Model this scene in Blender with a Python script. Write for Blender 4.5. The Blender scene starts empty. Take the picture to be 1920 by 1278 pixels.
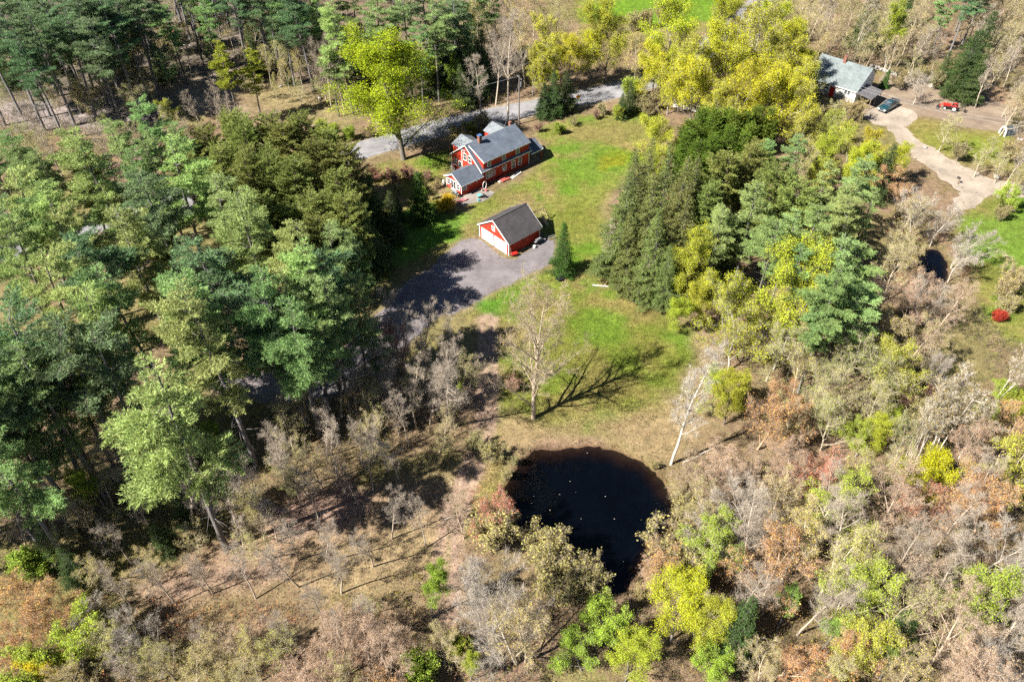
import bpy, bmesh, math, random
import numpy as np
from mathutils import Vector, Matrix

# ------------------------------------------------------------------ camera, sky, sun, exposure
SC = bpy.context.scene
COL = SC.collection
CAM_H, PITCH, FPX = 78.0, math.radians(43.0), 1490.0          # a drone 78 m up, tilted 43 degrees down
cam = bpy.data.objects.new('camera', bpy.data.cameras.new('camera'))
COL.objects.link(cam)
cam.location = (0, 0, CAM_H)
cam.rotation_euler = (math.radians(90) - PITCH, 0, 0)
cam.data.sensor_width = 36.0
cam.data.lens = 36.0 * FPX / 1920.0
cam.data.clip_start = 1.0
cam.data.clip_end = 9000.0
SC.camera = cam

SUN_EL, SUN_AZ = math.radians(44.0), math.radians(28.0)        # shadows run 28 degrees off +x
world = bpy.data.worlds.new('World')
SC.world = world
world.use_nodes = True
nt = world.node_tree
sky = nt.nodes.new('ShaderNodeTexSky')
sky.sky_type = 'NISHITA'
sky.sun_disc = False
sky.sun_elevation = SUN_EL
sky.air_density = 0.55
sky.dust_density = 0.15
sky.ozone_density = 1.5
sky.sun_rotation = math.radians(180 + 62)
nt.links.new(sky.outputs[0], nt.nodes['Background'].inputs[0])
nt.nodes['Background'].inputs[1].default_value = 0.05
sun = bpy.data.objects.new('sun', bpy.data.lights.new('sun', 'SUN'))
COL.objects.link(sun)
sun.data.energy = 5.0
sun.data.angle = math.radians(0.53)
sun.data.color = (1.0, 0.95, 0.86)
sdir = Vector((math.cos(SUN_AZ) * math.cos(SUN_EL), math.sin(SUN_AZ) * math.cos(SUN_EL), -math.sin(SUN_EL)))
sun.rotation_euler = sdir.to_track_quat('-Z', 'Y').to_euler()
sun.location = (-60, -30, 90)
SC.view_settings.view_transform = 'Standard'
SC.view_settings.look = 'None'
SC.view_settings.exposure = 1.6
SC.view_settings.gamma = 1.0
SC.view_settings.use_curve_mapping = False
SC.render.engine = 'CYCLES'
SC.cycles.max_bounces = 3
SC.cycles.diffuse_bounces = 2
SC.cycles.glossy_bounces = 2
SC.cycles.transmission_bounces = 2
SC.cycles.transparent_max_bounces = 4
SC.cycles.use_adaptive_sampling = True
SC.cycles.adaptive_threshold = 0.03
SC.cycles.use_denoising = False
SC.cycles.debug_use_spatial_splits = True
SC.cycles.caustics_reflective = False
SC.cycles.caustics_refractive = False

# ------------------------------------------------------------------ survey: where a sight line meets a level
def at(u, v, z=0.0):
    x = (u - 960) / FPX
    y = -(v - 639) / FPX
    dy = math.cos(PITCH) + y * math.sin(PITCH)
    dz = -math.sin(PITCH) + y * math.cos(PITCH)
    t = (z - CAM_H) / dz
    return (x * t, dy * t, z)

def at2(u, v, z=0.0):
    return at(u, v, z)[:2]

# ------------------------------------------------------------------ numeric helpers
def hash2(ix, iy, seed):
    n = (ix.astype(np.int64) * 374761393 + iy.astype(np.int64) * 668265263 + seed * 974711) & 0x7fffffff
    n = ((n ^ (n >> 13)) * 1274126177) & 0x7fffffff
    return ((n ^ (n >> 16)) & 0xffff) / 65535.0

def vnoise(x, y, seed=0):
    ix, iy = np.floor(x), np.floor(y)
    fx, fy = x - ix, y - iy
    fx = fx * fx * (3 - 2 * fx)
    fy = fy * fy * (3 - 2 * fy)
    a = hash2(ix, iy, seed); b = hash2(ix + 1, iy, seed)
    c = hash2(ix, iy + 1, seed); d = hash2(ix + 1, iy + 1, seed)
    return (a * (1 - fx) + b * fx) * (1 - fy) + (c * (1 - fx) + d * fx) * fy

def fbm(x, y, s, seed=0, octv=4):
    r = 0; amp = .5; f = 1.0 / s
    for o in range(octv):
        r = r + amp * (vnoise(x * f, y * f, seed + o * 17) - .5)
        amp *= .55; f *= 2.03
    return r * 2

def sdist(x, y, poly):
    """signed distance to a polygon, positive inside; far outside it is only a bound"""
    p = np.asarray(poly, float)
    lo, hi = p.min(0) - 12, p.max(0) + 12
    out = np.full(x.shape, -12.0)
    near = (x > lo[0]) & (x < hi[0]) & (y > lo[1]) & (y < hi[1])
    if not near.any(): return out
    px, py = x[near], y[near]
    q = np.roll(p, -1, axis=0)
    best = np.full(px.shape, 1e9)
    ins = np.zeros(px.shape, bool)
    if px.size < 64:
        e = q - p
        t = np.clip(((px[:, None] - p[:, 0]) * e[:, 0] + (py[:, None] - p[:, 1]) * e[:, 1]) / np.maximum((e ** 2).sum(1), 1e-9), 0, 1)
        best = np.hypot(px[:, None] - p[:, 0] - t * e[:, 0], py[:, None] - p[:, 1] - t * e[:, 1]).min(1)
        c = (p[:, 1] > py[:, None]) != (q[:, 1] > py[:, None])
        dy = np.where(np.abs(e[:, 1]) < 1e-12, 1e-12, e[:, 1])
        ins = (c & (px[:, None] < e[:, 0] * (py[:, None] - p[:, 1]) / dy + p[:, 0])).sum(1) % 2 == 1
    else:
        for (x0, y0), (x1, y1) in zip(p, q):
            ex, ey = x1 - x0, y1 - y0
            t = ((px - x0) * ex + (py - y0) * ey) / max(ex * ex + ey * ey, 1e-9)
            np.clip(t, 0, 1, out=t)
            np.minimum(best, (px - x0 - t * ex) ** 2 + (py - y0 - t * ey) ** 2, out=best)
            if y0 != y1:
                c = (y0 > py) != (y1 > py)
                ins ^= c & (px < (x1 - x0) * (py - y0) / (y1 - y0) + x0)
        best = np.sqrt(best)
    out[near] = np.where(ins, best, -best)
    return out

def ldist(x, y, line):
    best = np.full(x.shape, 1e9)
    for (x0, y0), (x1, y1) in zip(line[:-1], line[1:]):
        ex, ey = x1 - x0, y1 - y0
        t = np.clip(((x - x0) * ex + (y - y0) * ey) / max(ex * ex + ey * ey, 1e-9), 0, 1)
        best = np.minimum(best, np.hypot(x - x0 - t * ex, y - y0 - t * ey))
    return best

def smooth(poly, n=6, closed=True):
    p = np.asarray(poly, float)
    m = len(p); out = []
    rng_ = range(m) if closed else range(m - 1)
    for i in rng_:
        if closed:
            a, b, c, d = p[(i - 1) % m], p[i], p[(i + 1) % m], p[(i + 2) % m]
        else:
            a, b, c, d = p[max(i - 1, 0)], p[i], p[i + 1], p[min(i + 2, m - 1)]
        for k in range(n):
            t = k / n
            out.append(.5 * ((2 * b) + (c - a) * t + (2 * a - 5 * b + 4 * c - d) * t * t + (3 * b - a - 3 * c + d) * t ** 3))
    if not closed:
        out.append(p[-1])
    return np.array(out)

def fast_mesh(name, V, faces, mats=(), midx=None, vcol=None, smooth_shade=False):
    me = bpy.data.meshes.new(name)
    V = np.asarray(V, np.float32).reshape(-1, 3)
    faces = [np.asarray(f, np.int32) for f in faces if len(f)]
    me.vertices.add(len(V))
    me.vertices.foreach_set('co', V.ravel())
    nl = sum(f.size for f in faces); npoly = sum(len(f) for f in faces)
    me.loops.add(nl)
    me.loops.foreach_set('vertex_index', np.concatenate([f.ravel() for f in faces]))
    tot = np.concatenate([np.full(len(f), f.shape[1], np.int32) for f in faces])
    start = np.concatenate([[0], np.cumsum(tot)[:-1]]).astype(np.int32)
    me.polygons.add(npoly)
    me.polygons.foreach_set('loop_start', start)
    me.polygons.foreach_set('loop_total', tot)
    if midx is not None:
        me.polygons.foreach_set('material_index', np.asarray(midx, np.int32))
    for m in mats:
        me.materials.append(m)
    me.update(calc_edges=True)
    if vcol is not None:
        a = me.color_attributes.new('Col', 'FLOAT_COLOR', 'POINT')
        c = np.ones((len(V), 4), np.float32); c[:, :3] = vcol
        a.data.foreach_set('color', c.ravel())
    if smooth_shade:
        me.polygons.foreach_set('use_smooth', np.ones(npoly, bool))
    return me

def link(name, me, parent=None, mat=None):
    o = bpy.data.objects.new(name, me)
    COL.objects.link(o)
    if mat is not None:
        o.data.materials.append(mat)
    if parent is not None:
        o.parent = parent
    return o

def tag(o, label=None, cat=None, group=None, kind=None):
    if label: o['label'] = label
    if cat: o['category'] = cat
    if group: o['group'] = group
    if kind: o['kind'] = kind
    return o

def empty(name, loc, rz=0.0, label=None, cat=None, group=None):
    o = bpy.data.objects.new(name, None)
    COL.objects.link(o)
    o.location = loc
    o.rotation_euler = (0, 0, rz)
    o.empty_display_size = .3
    return tag(o, label, cat, group)

class MB:
    """collects boxes, bars and prisms into one mesh"""
    def __init__(s):
        s.v = []; s.f = []
    def add(s, vs, fs):
        n = len(s.v)
        s.v += [tuple(p) for p in vs]
        s.f += [tuple(i + n for i in f) for f in fs]
        return s
    def box(s, x0, x1, y0, y1, z0, z1):
        vs = [(x, y, z) for z in (z0, z1) for y in (y0, y1) for x in (x0, x1)]
        return s.add(vs, [(0, 2, 3, 1), (4, 5, 7, 6), (0, 1, 5, 4), (1, 3, 7, 5), (3, 2, 6, 7), (2, 0, 4, 6)])
    def bar(s, a, b, w, h=None, up=(0, 0, 1)):
        a, b = Vector(a), Vector(b)
        d = (b - a).normalized(); h = h or w
        u = Vector(up)
        if abs(d.dot(u)) > .98: u = Vector((1, 0, 0))
        r = d.cross(u).normalized(); u = r.cross(d).normalized()
        vs = []
        for p in (a, b):
            for i, j in ((-1, -1), (1, -1), (1, 1), (-1, 1)):
                vs.append(p + r * (i * w / 2) + u * (j * h / 2))
        return s.add(vs, [(0, 1, 2, 3), (7, 6, 5, 4), (0, 4, 5, 1), (1, 5, 6, 2), (2, 6, 7, 3), (3, 7, 4, 0)])
    def prism(s, pts, d):
        """polygon pts (3D) extruded by the vector d"""
        n = len(pts); d = Vector(d)
        a = [Vector(p) for p in pts]; b = [p + d for p in a]
        fs = [tuple(range(n)), tuple(range(2 * n - 1, n - 1, -1))]
        fs += [(i, i + n, (i + 1) % n + n, (i + 1) % n) for i in range(n)]
        return s.add(a + b, fs)
    def cyl(s, a, b, r0, r1=None, n=10):
        a, b = Vector(a), Vector(b); r1 = r0 if r1 is None else r1
        d = (b - a).normalized()
        u = Vector((0, 0, 1)) if abs(d.z) < .9 else Vector((1, 0, 0))
        p = d.cross(u).normalized(); q = d.cross(p)
        vs = []
        for c, r in ((a, r0), (b, r1)):
            for i in range(n):
                t = 2 * math.pi * i / n
                vs.append(c + p * (math.cos(t) * r) + q * (math.sin(t) * r))
        fs = [tuple(range(n - 1, -1, -1)), tuple(range(n, 2 * n))]
        fs += [(i, (i + 1) % n, (i + 1) % n + n, i + n) for i in range(n)]
        return s.add(vs, fs)
    def build(s, name, mat, parent=None, bevel=0.0, smooth_shade=False):
        me = bpy.data.meshes.new(name)
        me.from_pydata(s.v, [], s.f)
        bm = bmesh.new(); bm.from_mesh(me)
        bmesh.ops.recalc_face_normals(bm, faces=bm.faces)
        if bevel:
            bmesh.ops.bevel(bm, geom=list(bm.edges), offset=bevel, segments=2, affect='EDGES', clamp_overlap=True)
        bm.to_mesh(me); bm.free()
        if smooth_shade:
            me.polygons.foreach_set('use_smooth', np.ones(len(me.polygons), bool))
        return link(name, me, parent, mat)

# ------------------------------------------------------------------ materials
def new_mat(name):
    m = bpy.data.materials.new(name)
    m.use_nodes = True
    return m, m.node_tree, m.node_tree.nodes['Principled BSDF']

def N(t, typ, **kw):
    n = t.nodes.new(typ)
    for k, v in kw.items():
        setattr(n, k, v)
    return n

def mixcol(t, fac, a, b, mode='MIX'):
    n = t.nodes.new('ShaderNodeMix')
    n.data_type = 'RGBA'; n.blend_type = mode
    for i, val in ((0, fac), (6, a), (7, b)):
        if isinstance(val, bpy.types.NodeSocket):
            t.links.new(val, n.inputs[i])
        elif val is not None:
            n.inputs[i].default_value = val if i == 0 else (*val[:3], 1)
    return n.outputs[2]

def ramp(t, src, lo, hi, vlo, vhi):
    n = t.nodes.new('ShaderNodeMapRange')
    t.links.new(src, n.inputs[0])
    for i, v in enumerate((lo, hi, vlo, vhi)):
        n.inputs[i + 1].default_value = v
    return n.outputs[0]

def noise(t, scale, detail=4, rough=.6, coord='Object', vec=None):
    n = t.nodes.new('ShaderNodeTexNoise')
    n.inputs['Scale'].default_value = scale
    n.inputs['Detail'].default_value = detail
    n.inputs['Roughness'].default_value = rough
    if vec is None:
        tc = t.nodes.new('ShaderNodeTexCoord'); vec = tc.outputs[coord]
    t.links.new(vec, n.inputs['Vector'])
    return n.outputs['Fac']

def mulval(t, col, fac):
    """col * fac (a grey factor socket)"""
    cmb = t.nodes.new('ShaderNodeCombineColor')
    for i in range(3):
        t.links.new(fac, cmb.inputs[i])
    return mixcol(t, 1.0, col, cmb.outputs[0], 'MULTIPLY')

def plain(name, col, rough=.7, var=.25, scale=3.0, metal=0.0, bump=0.0, bscale=20):
    m, t, b = new_mat(name)
    f = ramp(t, noise(t, scale, 5), .3, .7, 1 - var, 1 + var)
    t.links.new(mulval(t, col, f), b.inputs['Base Color'])
    b.inputs['Roughness'].default_value = rough
    b.inputs['Metallic'].default_value = metal
    b.inputs['Specular IOR Level'].default_value = .3
    if bump:
        bn = t.nodes.new('ShaderNodeBump'); bn.inputs['Strength'].default_value = bump
        t.links.new(noise(t, bscale, 4), bn.inputs['Height'])
        t.links.new(bn.outputs[0], b.inputs['Normal'])
    return m

def mulcol(col, k): return tuple(c * k for c in col)

# ground cover: colour comes from the surveyed cover, noise gives grain and relief
def make_ground_mat():
    m, t, b = new_mat('ground_cover')
    at_ = t.nodes.new('ShaderNodeAttribute'); at_.attribute_name = 'Col'
    g = t.nodes.new('ShaderNodeNewGeometry')
    n1 = noise(t, .9, 6, .7, vec=g.outputs['Position'])
    n2 = noise(t, 5.0, 4, .7, vec=g.outputs['Position'])
    n3 = noise(t, .16, 4, .6, vec=g.outputs['Position'])
    c = mulval(t, at_.outputs['Color'], ramp(t, n1, .3, .7, .55, 1.45))
    c = mulval(t, c, ramp(t, n2, .3, .7, .5, 1.5))
    c = mulval(t, c, ramp(t, n3, .3, .7, .85, 1.15))
    # dry blades and leaves mixed through
    bw = t.nodes.new('ShaderNodeRGBToBW'); t.links.new(at_.outputs['Color'], bw.inputs[0])
    fm_ = t.nodes.new('ShaderNodeMath'); fm_.operation = 'MULTIPLY'
    t.links.new(ramp(t, noise(t, 2.3, 5, .75, vec=g.outputs['Position']), .52, .74, 0, .35), fm_.inputs[0])
    t.links.new(ramp(t, bw.outputs[0], .02, .07, 0, 1), fm_.inputs[1])
    c = mixcol(t, fm_.outputs[0], c, (.19, .14, .06))
    t.links.new(c, b.inputs['Base Color'])
    b.inputs['Roughness'].default_value = .95
    b.inputs['Specular IOR Level'].default_value = .1
    bn = t.nodes.new('ShaderNodeBump'); bn.inputs['Strength'].default_value = .8
    bn.inputs['Distance'].default_value = .15
    t.links.new(n2, bn.inputs['Height']); t.links.new(bn.outputs[0], b.inputs['Normal'])
    return m
M = {}
M['ground'] = make_ground_mat()

def make_asphalt(name, col, patch, crack=True):
    m, t, b = new_mat(name)
    g = t.nodes.new('ShaderNodeNewGeometry'); P = g.outputs['Position']
    c = mulval(t, col, ramp(t, noise(t, .25, 6, .7, vec=P), .3, .7, .62, 1.35))
    c = mulval(t, c, ramp(t, noise(t, 9, 3, .7, vec=P), .3, .7, .85, 1.15))
    c = mixcol(t, ramp(t, noise(t, .11, 5, .6, vec=P), .52, .68, 0, .55), c, patch)
    if crack:
        w = t.nodes.new('ShaderNodeTexVoronoi'); w.feature = 'DISTANCE_TO_EDGE'
        w.inputs['Scale'].default_value = .28
        wp = noise(t, .5, 4, .7, vec=P)
        vm = t.nodes.new('ShaderNodeVectorMath'); vm.operation = 'ADD'
        sc = t.nodes.new('ShaderNodeVectorMath'); sc.operation = 'SCALE'; sc.inputs['Scale'].default_value = 1.0
        nn = t.nodes.new('ShaderNodeTexNoise'); nn.inputs['Scale'].default_value = .7
        t.links.new(P, nn.inputs['Vector']); t.links.new(nn.outputs['Color'], sc.inputs[0])
        t.links.new(P, vm.inputs[0]); t.links.new(sc.outputs[0], vm.inputs[1])
        t.links.new(vm.outputs[0], w.inputs['Vector'])
        c = mulval(t, c, ramp(t, w.outputs['Distance'], 0, .012, .72, 1))
    t.links.new(c, b.inputs['Base Color'])
    b.inputs['Roughness'].default_value = .9
    b.inputs['Specular IOR Level'].default_value = .25
    bn = t.nodes.new('ShaderNodeBump'); bn.inputs['Strength'].default_value = .3; bn.inputs['Distance'].default_value = .03
    t.links.new(noise(t, 14, 3, .7, vec=P), bn.inputs['Height']); t.links.new(bn.outputs[0], b.inputs['Normal'])
    return m
M['drive'] = make_asphalt('driveway_asphalt', (.145, .13, .136), (.17, .148, .14))
M['road'] = make_asphalt('road_asphalt', (.20, .195, .205), (.235, .222, .215))
M['gravel'] = make_asphalt('pale_gravel', (.27, .225, .18), (.33, .285, .24), crack=False)
M['dirt'] = make_asphalt('packed_dirt', (.19, .145, .105), (.16, .11, .08), crack=False)
M['patio'] = make_asphalt('patio_stone', (.20, .18, .17), (.25, .21, .17))

def make_leaf(name, transl=.3, var=.5, huevar=.04):
    m, t, b = new_mat(name)
    oi = t.nodes.new('ShaderNodeObjectInfo')
    g = t.nodes.new('ShaderNodeNewGeometry')
    tc = t.nodes.new('ShaderNodeTexCoord')
    hs = t.nodes.new('ShaderNodeHueSaturation')
    t.links.new(oi.outputs['Color'], hs.inputs['Color'])
    t.links.new(ramp(t, g.outputs['Random Per Island'], 0, 1, .5 - huevar, .5 + huevar), hs.inputs['Hue'])
    nz = noise(t, .55, 3, .6, vec=tc.outputs['Object'])
    a = t.nodes.new('ShaderNodeMath'); a.operation = 'MULTIPLY'
    t.links.new(ramp(t, g.outputs['Random Per Island'], 0, 1, 1 - var, 1 + var), a.inputs[0])
    t.links.new(ramp(t, nz, .3, .7, .75, 1.25), a.inputs[1])
    t.links.new(a.outputs[0], hs.inputs['Value'])
    b.inputs['Roughness'].default_value = .65
    b.inputs['Specular IOR Level'].default_value = .2
    t.links.new(hs.outputs[0], b.inputs['Base Color'])
    tr = t.nodes.new('ShaderNodeBsdfTranslucent'); t.links.new(hs.outputs[0], tr.inputs['Color'])
    mx = t.nodes.new('ShaderNodeMixShader'); mx.inputs[0].default_value = transl
    t.links.new(b.outputs[0], mx.inputs[1]); t.links.new(tr.outputs[0], mx.inputs[2])
    t.links.new(mx.outputs[0], t.nodes['Material Output'].inputs['Surface'])
    return m
M['leaf'] = make_leaf('leaf', .3, .45, .02)
M['needle'] = make_leaf('needle', .32, .35, .02)

def make_bark():
    m, t, b = new_mat('bark')
    oi = t.nodes.new('ShaderNodeObjectInfo')
    tc = t.nodes.new('ShaderNodeTexCoord')
    mp = t.nodes.new('ShaderNodeMapping'); mp.inputs['Scale'].default_value = (6, 6, 1.2)
    t.links.new(tc.outputs['Object'], mp.inputs[0])
    c = mulval(t, oi.outputs['Color'], ramp(t, noise(t, 1.3, 5, .7, vec=mp.outputs[0]), .3, .7, .6, 1.4))
    t.links.new(c, b.inputs['Base Color'])
    b.inputs['Roughness'].default_value = .9
    b.inputs['Specular IOR Level'].default_value = .1
    return m
M['bark'] = make_bark()

def make_vcol(name, transl=.25, rough=.9):
    m, t, b = new_mat(name)
    a = t.nodes.new('ShaderNodeAttribute'); a.attribute_name = 'Col'
    t.links.new(a.outputs['Color'], b.inputs['Base Color'])
    b.inputs['Roughness'].default_value = rough; b.inputs['Specular IOR Level'].default_value = .1
    if transl:
        tr = t.nodes.new('ShaderNodeBsdfTranslucent'); t.links.new(a.outputs['Color'], tr.inputs['Color'])
        mx = t.nodes.new('ShaderNodeMixShader'); mx.inputs[0].default_value = transl
        t.links.new(b.outputs[0], mx.inputs[1]); t.links.new(tr.outputs[0], mx.inputs[2])
        t.links.new(mx.outputs[0], t.nodes['Material Output'].inputs['Surface'])
    return m
M['cover'] = make_vcol('plant_cover')

def make_siding(name, col, var=.18):
    m, t, b = new_mat(name)
    tc = t.nodes.new('ShaderNodeTexCoord')
    w = t.nodes.new('ShaderNodeTexWave'); w.bands_direction = 'Z'; w.wave_profile = 'SAW'
    w.inputs['Scale'].default_value = 1.35
    t.links.new(tc.outputs['Object'], w.inputs['Vector'])
    c = mulval(t, col, ramp(t, noise(t, .8, 5, .6), .3, .7, 1 - var, 1 + var))
    c = mulval(t, c, ramp(t, w.outputs['Fac'], 0, .2, .8, 1))
    t.links.new(c, b.inputs['Base Color'])
    b.inputs['Roughness'].default_value = .7; b.inputs['Specular IOR Level'].default_value = .25
    bn = t.nodes.new('ShaderNodeBump'); bn.inputs['Strength'].default_value = .5; bn.inputs['Distance'].default_value = .03
    t.links.new(w.outputs['Fac'], bn.inputs['Height']); t.links.new(bn.outputs[0], b.inputs['Normal'])
    return m
M['red'] = make_siding('red_clapboard', (.37, .034, .017))
M['white_siding'] = make_siding('white_clapboard', (.70, .68, .64), .08)

def make_shingle(name, col, alt, scale=(2.2, 5.0), metal=0):
    m, t, b = new_mat(name)
    tc = t.nodes.new('ShaderNodeTexCoord')
    br = t.nodes.new('ShaderNodeTexBrick')
    br.inputs['Scale'].default_value = 1.0
    br.inputs['Brick Width'].default_value = .5
    br.inputs['Row Height'].default_value = .17
    br.inputs['Mortar Size'].default_value = .008
    br.inputs['Color1'].default_value = (*col, 1); br.inputs['Color2'].default_value = (*alt, 1)
    br.inputs['Mortar'].default_value = (*mulcol(col, .6), 1)
    sp = t.nodes.new('ShaderNodeSeparateXYZ'); t.links.new(tc.outputs['Object'], sp.inputs[0])
    sm = t.nodes.new('ShaderNodeMath'); sm.operation = 'ADD'
    t.links.new(sp.outputs[0], sm.inputs[0]); t.links.new(sp.outputs[1], sm.inputs[1])
    zz = t.nodes.new('ShaderNodeMath'); zz.operation = 'MULTIPLY'; zz.inputs[1].default_value = 1.6
    t.links.new(sp.outputs[2], zz.inputs[0])
    cb = t.nodes.new('ShaderNodeCombineXYZ'); t.links.new(sm.outputs[0], cb.inputs[0]); t.links.new(zz.outputs[0], cb.inputs[1])
    t.links.new(cb.outputs[0], br.inputs['Vector'])
    c = mulval(t, br.outputs['Color'], ramp(t, noise(t, .7, 6, .65), .3, .7, .75, 1.25))
    c = mulval(t, c, ramp(t, noise(t, 4, 4, .7), .3, .7, .85, 1.15))
    t.links.new(c, b.inputs['Base Color'])
    b.inputs['Roughness'].default_value = .85
    b.inputs['Specular IOR Level'].default_value = .25
    bn = t.nodes.new('ShaderNodeBump'); bn.inputs['Strength'].default_value = .4; bn.inputs['Distance'].default_value = .02
    t.links.new(br.outputs['Fac'], bn.inputs['Height']); bn.invert = True
    t.links.new(bn.outputs[0], b.inputs['Normal'])
    return m
M['shingle_dark'] = make_shingle('charcoal_shingle', (.052, .048, .052), (.068, .062, .064))
M['shingle_grey'] = make_shingle('grey_shingle', (.082, .10, .13), (.098, .116, .145))
M['shingle_pale'] = make_shingle('pale_slate_shingle', (.135, .16, .165), (.17, .195, .195))
M['metal_roof'] = plain('grey_metal_roof', (.20, .22, .24), .45, .15, 1.2, .2)
M['white'] = plain('white_paint', (.72, .71, .68), .5, .06, 2)
M['door_white'] = plain('white_door_panel', (.78, .77, .75), .45, .04, 2)
M['brick'] = plain('red_brick', (.20, .09, .065), .9, .35, 9)
M['blue_metal'] = plain('blue_flashing', (.05, .11, .25), .4, .1, 3)
M['wood'] = plain('weathered_wood', (.22, .16, .10), .85, .3, 6)
M['wood_pale'] = plain('pale_lumber', (.42, .31, .19), .8, .2, 6)
M['pole_wood'] = plain('pole_wood', (.17, .15, .13), .9, .25, 5)
M['dark'] = plain('dark_metal', (.025, .025, .028), .5, .2, 6)
M['grey'] = plain('grey_metal', (.22, .23, .24), .45, .2, 5, .3)
M['red_paint'] = plain('red_paint', (.45, .025, .02), .35, .1, 5)
M['deck_red'] = plain('red_deck_paint', (.30, .075, .06), .7, .25, 4)
M['pink'] = plain('faded_pink_plastic', (.62, .20, .20), .5, .1, 4)
M['green_box'] = plain('green_painted_steel', (.02, .13, .07), .5, .12, 5)
M['orange'] = plain('orange_sign', (.75, .30, .01), .5, .05, 3)
M['teal'] = plain('teal_plastic', (.10, .35, .33), .5, .1, 4)
M['stone'] = plain('field_stone', (.30, .28, .25), .95, .35, 2.5, bump=.5)
M['tyre'] = plain('tyre_rubber', (.02, .02, .02), .9, .2, 8)
M['rim'] = plain('pale_rim', (.55, .53, .48), .5, .1, 6)
M['black'] = plain('black_plastic', (.012, .012, .014), .6, .2, 6)
M['log'] = plain('pale_dead_wood', (.42, .38, .33), .9, .25, 4)
M['wire'] = plain('wire', (.25, .25, .26), .5, .05, 2)

def make_glass():
    m, t, b = new_mat('window_glass')
    b.inputs['Base Color'].default_value = (.035, .045, .055, 1)
    b.inputs['Roughness'].default_value = .06
    b.inputs['Specular IOR Level'].default_value = .9
    c = mulval(t, (.05, .06, .07), ramp(t, noise(t, 1.6, 2), .35, .65, .3, 1.9))
    t.links.new(c, b.inputs['Base Color'])
    return m
M['glass'] = make_glass()

def make_paint(name, col, rough=.25):
    m, t, b = new_mat(name)
    b.inputs['Base Color'].default_value = (*col, 1)
    b.inputs['Roughness'].default_value = rough
    b.inputs['Metallic'].default_value = .3
    b.inputs['Coat Weight'].default_value = .6
    c = mulval(t, col, ramp(t, noise(t, 2, 4), .3, .7, .85, 1.15))
    t.links.new(c, b.inputs['Base Color'])
    return m
M['truck_paint'] = make_paint('dark_teal_car_paint', (.012, .06, .075))

def make_water():
    m, t, b = new_mat('pond_water')
    t.nodes.remove(b)
    g = t.nodes.new('ShaderNodeBsdfGlossy'); g.inputs['Roughness'].default_value = .02
    tr = t.nodes.new('ShaderNodeBsdfTransparent'); tr.inputs['Color'].default_value = (.40, .40, .42, 1)
    fr = t.nodes.new('ShaderNodeFresnel'); fr.inputs['IOR'].default_value = 1.33
    bn = t.nodes.new('ShaderNodeBump'); bn.inputs['Strength'].default_value = .012; bn.inputs['Distance'].default_value = .05
    t.links.new(noise(t, 2.2, 3, .5), bn.inputs['Height'])
    t.links.new(bn.outputs[0], g.inputs['Normal']); t.links.new(bn.outputs[0], fr.inputs['Normal'])
    mx = t.nodes.new('ShaderNodeMixShader')
    t.links.new(fr.outputs[0], mx.inputs[0]); t.links.new(tr.outputs[0], mx.inputs[1]); t.links.new(g.outputs[0], mx.inputs[2])
    t.links.new(mx.outputs[0], t.nodes['Material Output'].inputs['Surface'])
    return m
M['water'] = make_water()

# ------------------------------------------------------------------ the setting: survey outlines
def W(pts, z=0.0):
    return np.array([at2(u, v, z) for u, v in pts])

POND = smooth(W([(946, 935), (958, 888), (998, 852), (1068, 838), (1140, 840), (1200, 866), (1240, 903), (1270, 945),
                 (1258, 992), (1206, 1052), (1160, 1106), (1128, 1082), (1096, 1036), (1020, 1006), (962, 972)]), 6)
DRIVE = smooth(W([(893, 449), (955, 486), (1012, 452), (1038, 452), (1036, 486), (990, 516), (935, 542), (872, 578), (820, 596), (770, 640),
                  (715, 700), (640, 735), (560, 752), (470, 750), (400, 735), (380, 705), (470, 700), (560, 690), (625, 668), (672, 620),
                  (720, 575), (762, 530), (815, 495), (850, 462)]), 5)
ROADLINE = smooth(W([(-420, 585), (40, 458), (283, 390), (450, 343), (640, 292), (850, 233), (1000, 202), (1100, 181), (1180, 163),
                     (1262, 133), (1335, 84), (1405, 26), (1440, -12), (1470, -60), (1495, -110)]), 6, closed=False)
PATHLINE = smooth(W([(915, 600), (915, 660), (914, 740), (905, 820), (882, 890), (858, 950), (840, 1020), (838, 1090), (835, 1150)]), 5, closed=False)
GRAVEL = smooth(W([(1664, 240), (1692, 234), (1712, 252), (1742, 275), (1800, 306), (1862, 334), (1930, 352), (1930, 372), (1856, 368), (1818, 393), (1782, 394),
                   (1796, 358), (1740, 318), (1706, 290), (1682, 262)]), 4)
YARD = smooth(W([(1612, 196), (1640, 168), (1655, 142), (1690, 136), (1735, 156), (1800, 178), (1860, 188), (1930, 215), (1915, 242),
                 (1850, 246), (1790, 234), (1745, 218), (1715, 224), (1700, 240), (1660, 240), (1622, 222)]), 4)
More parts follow.
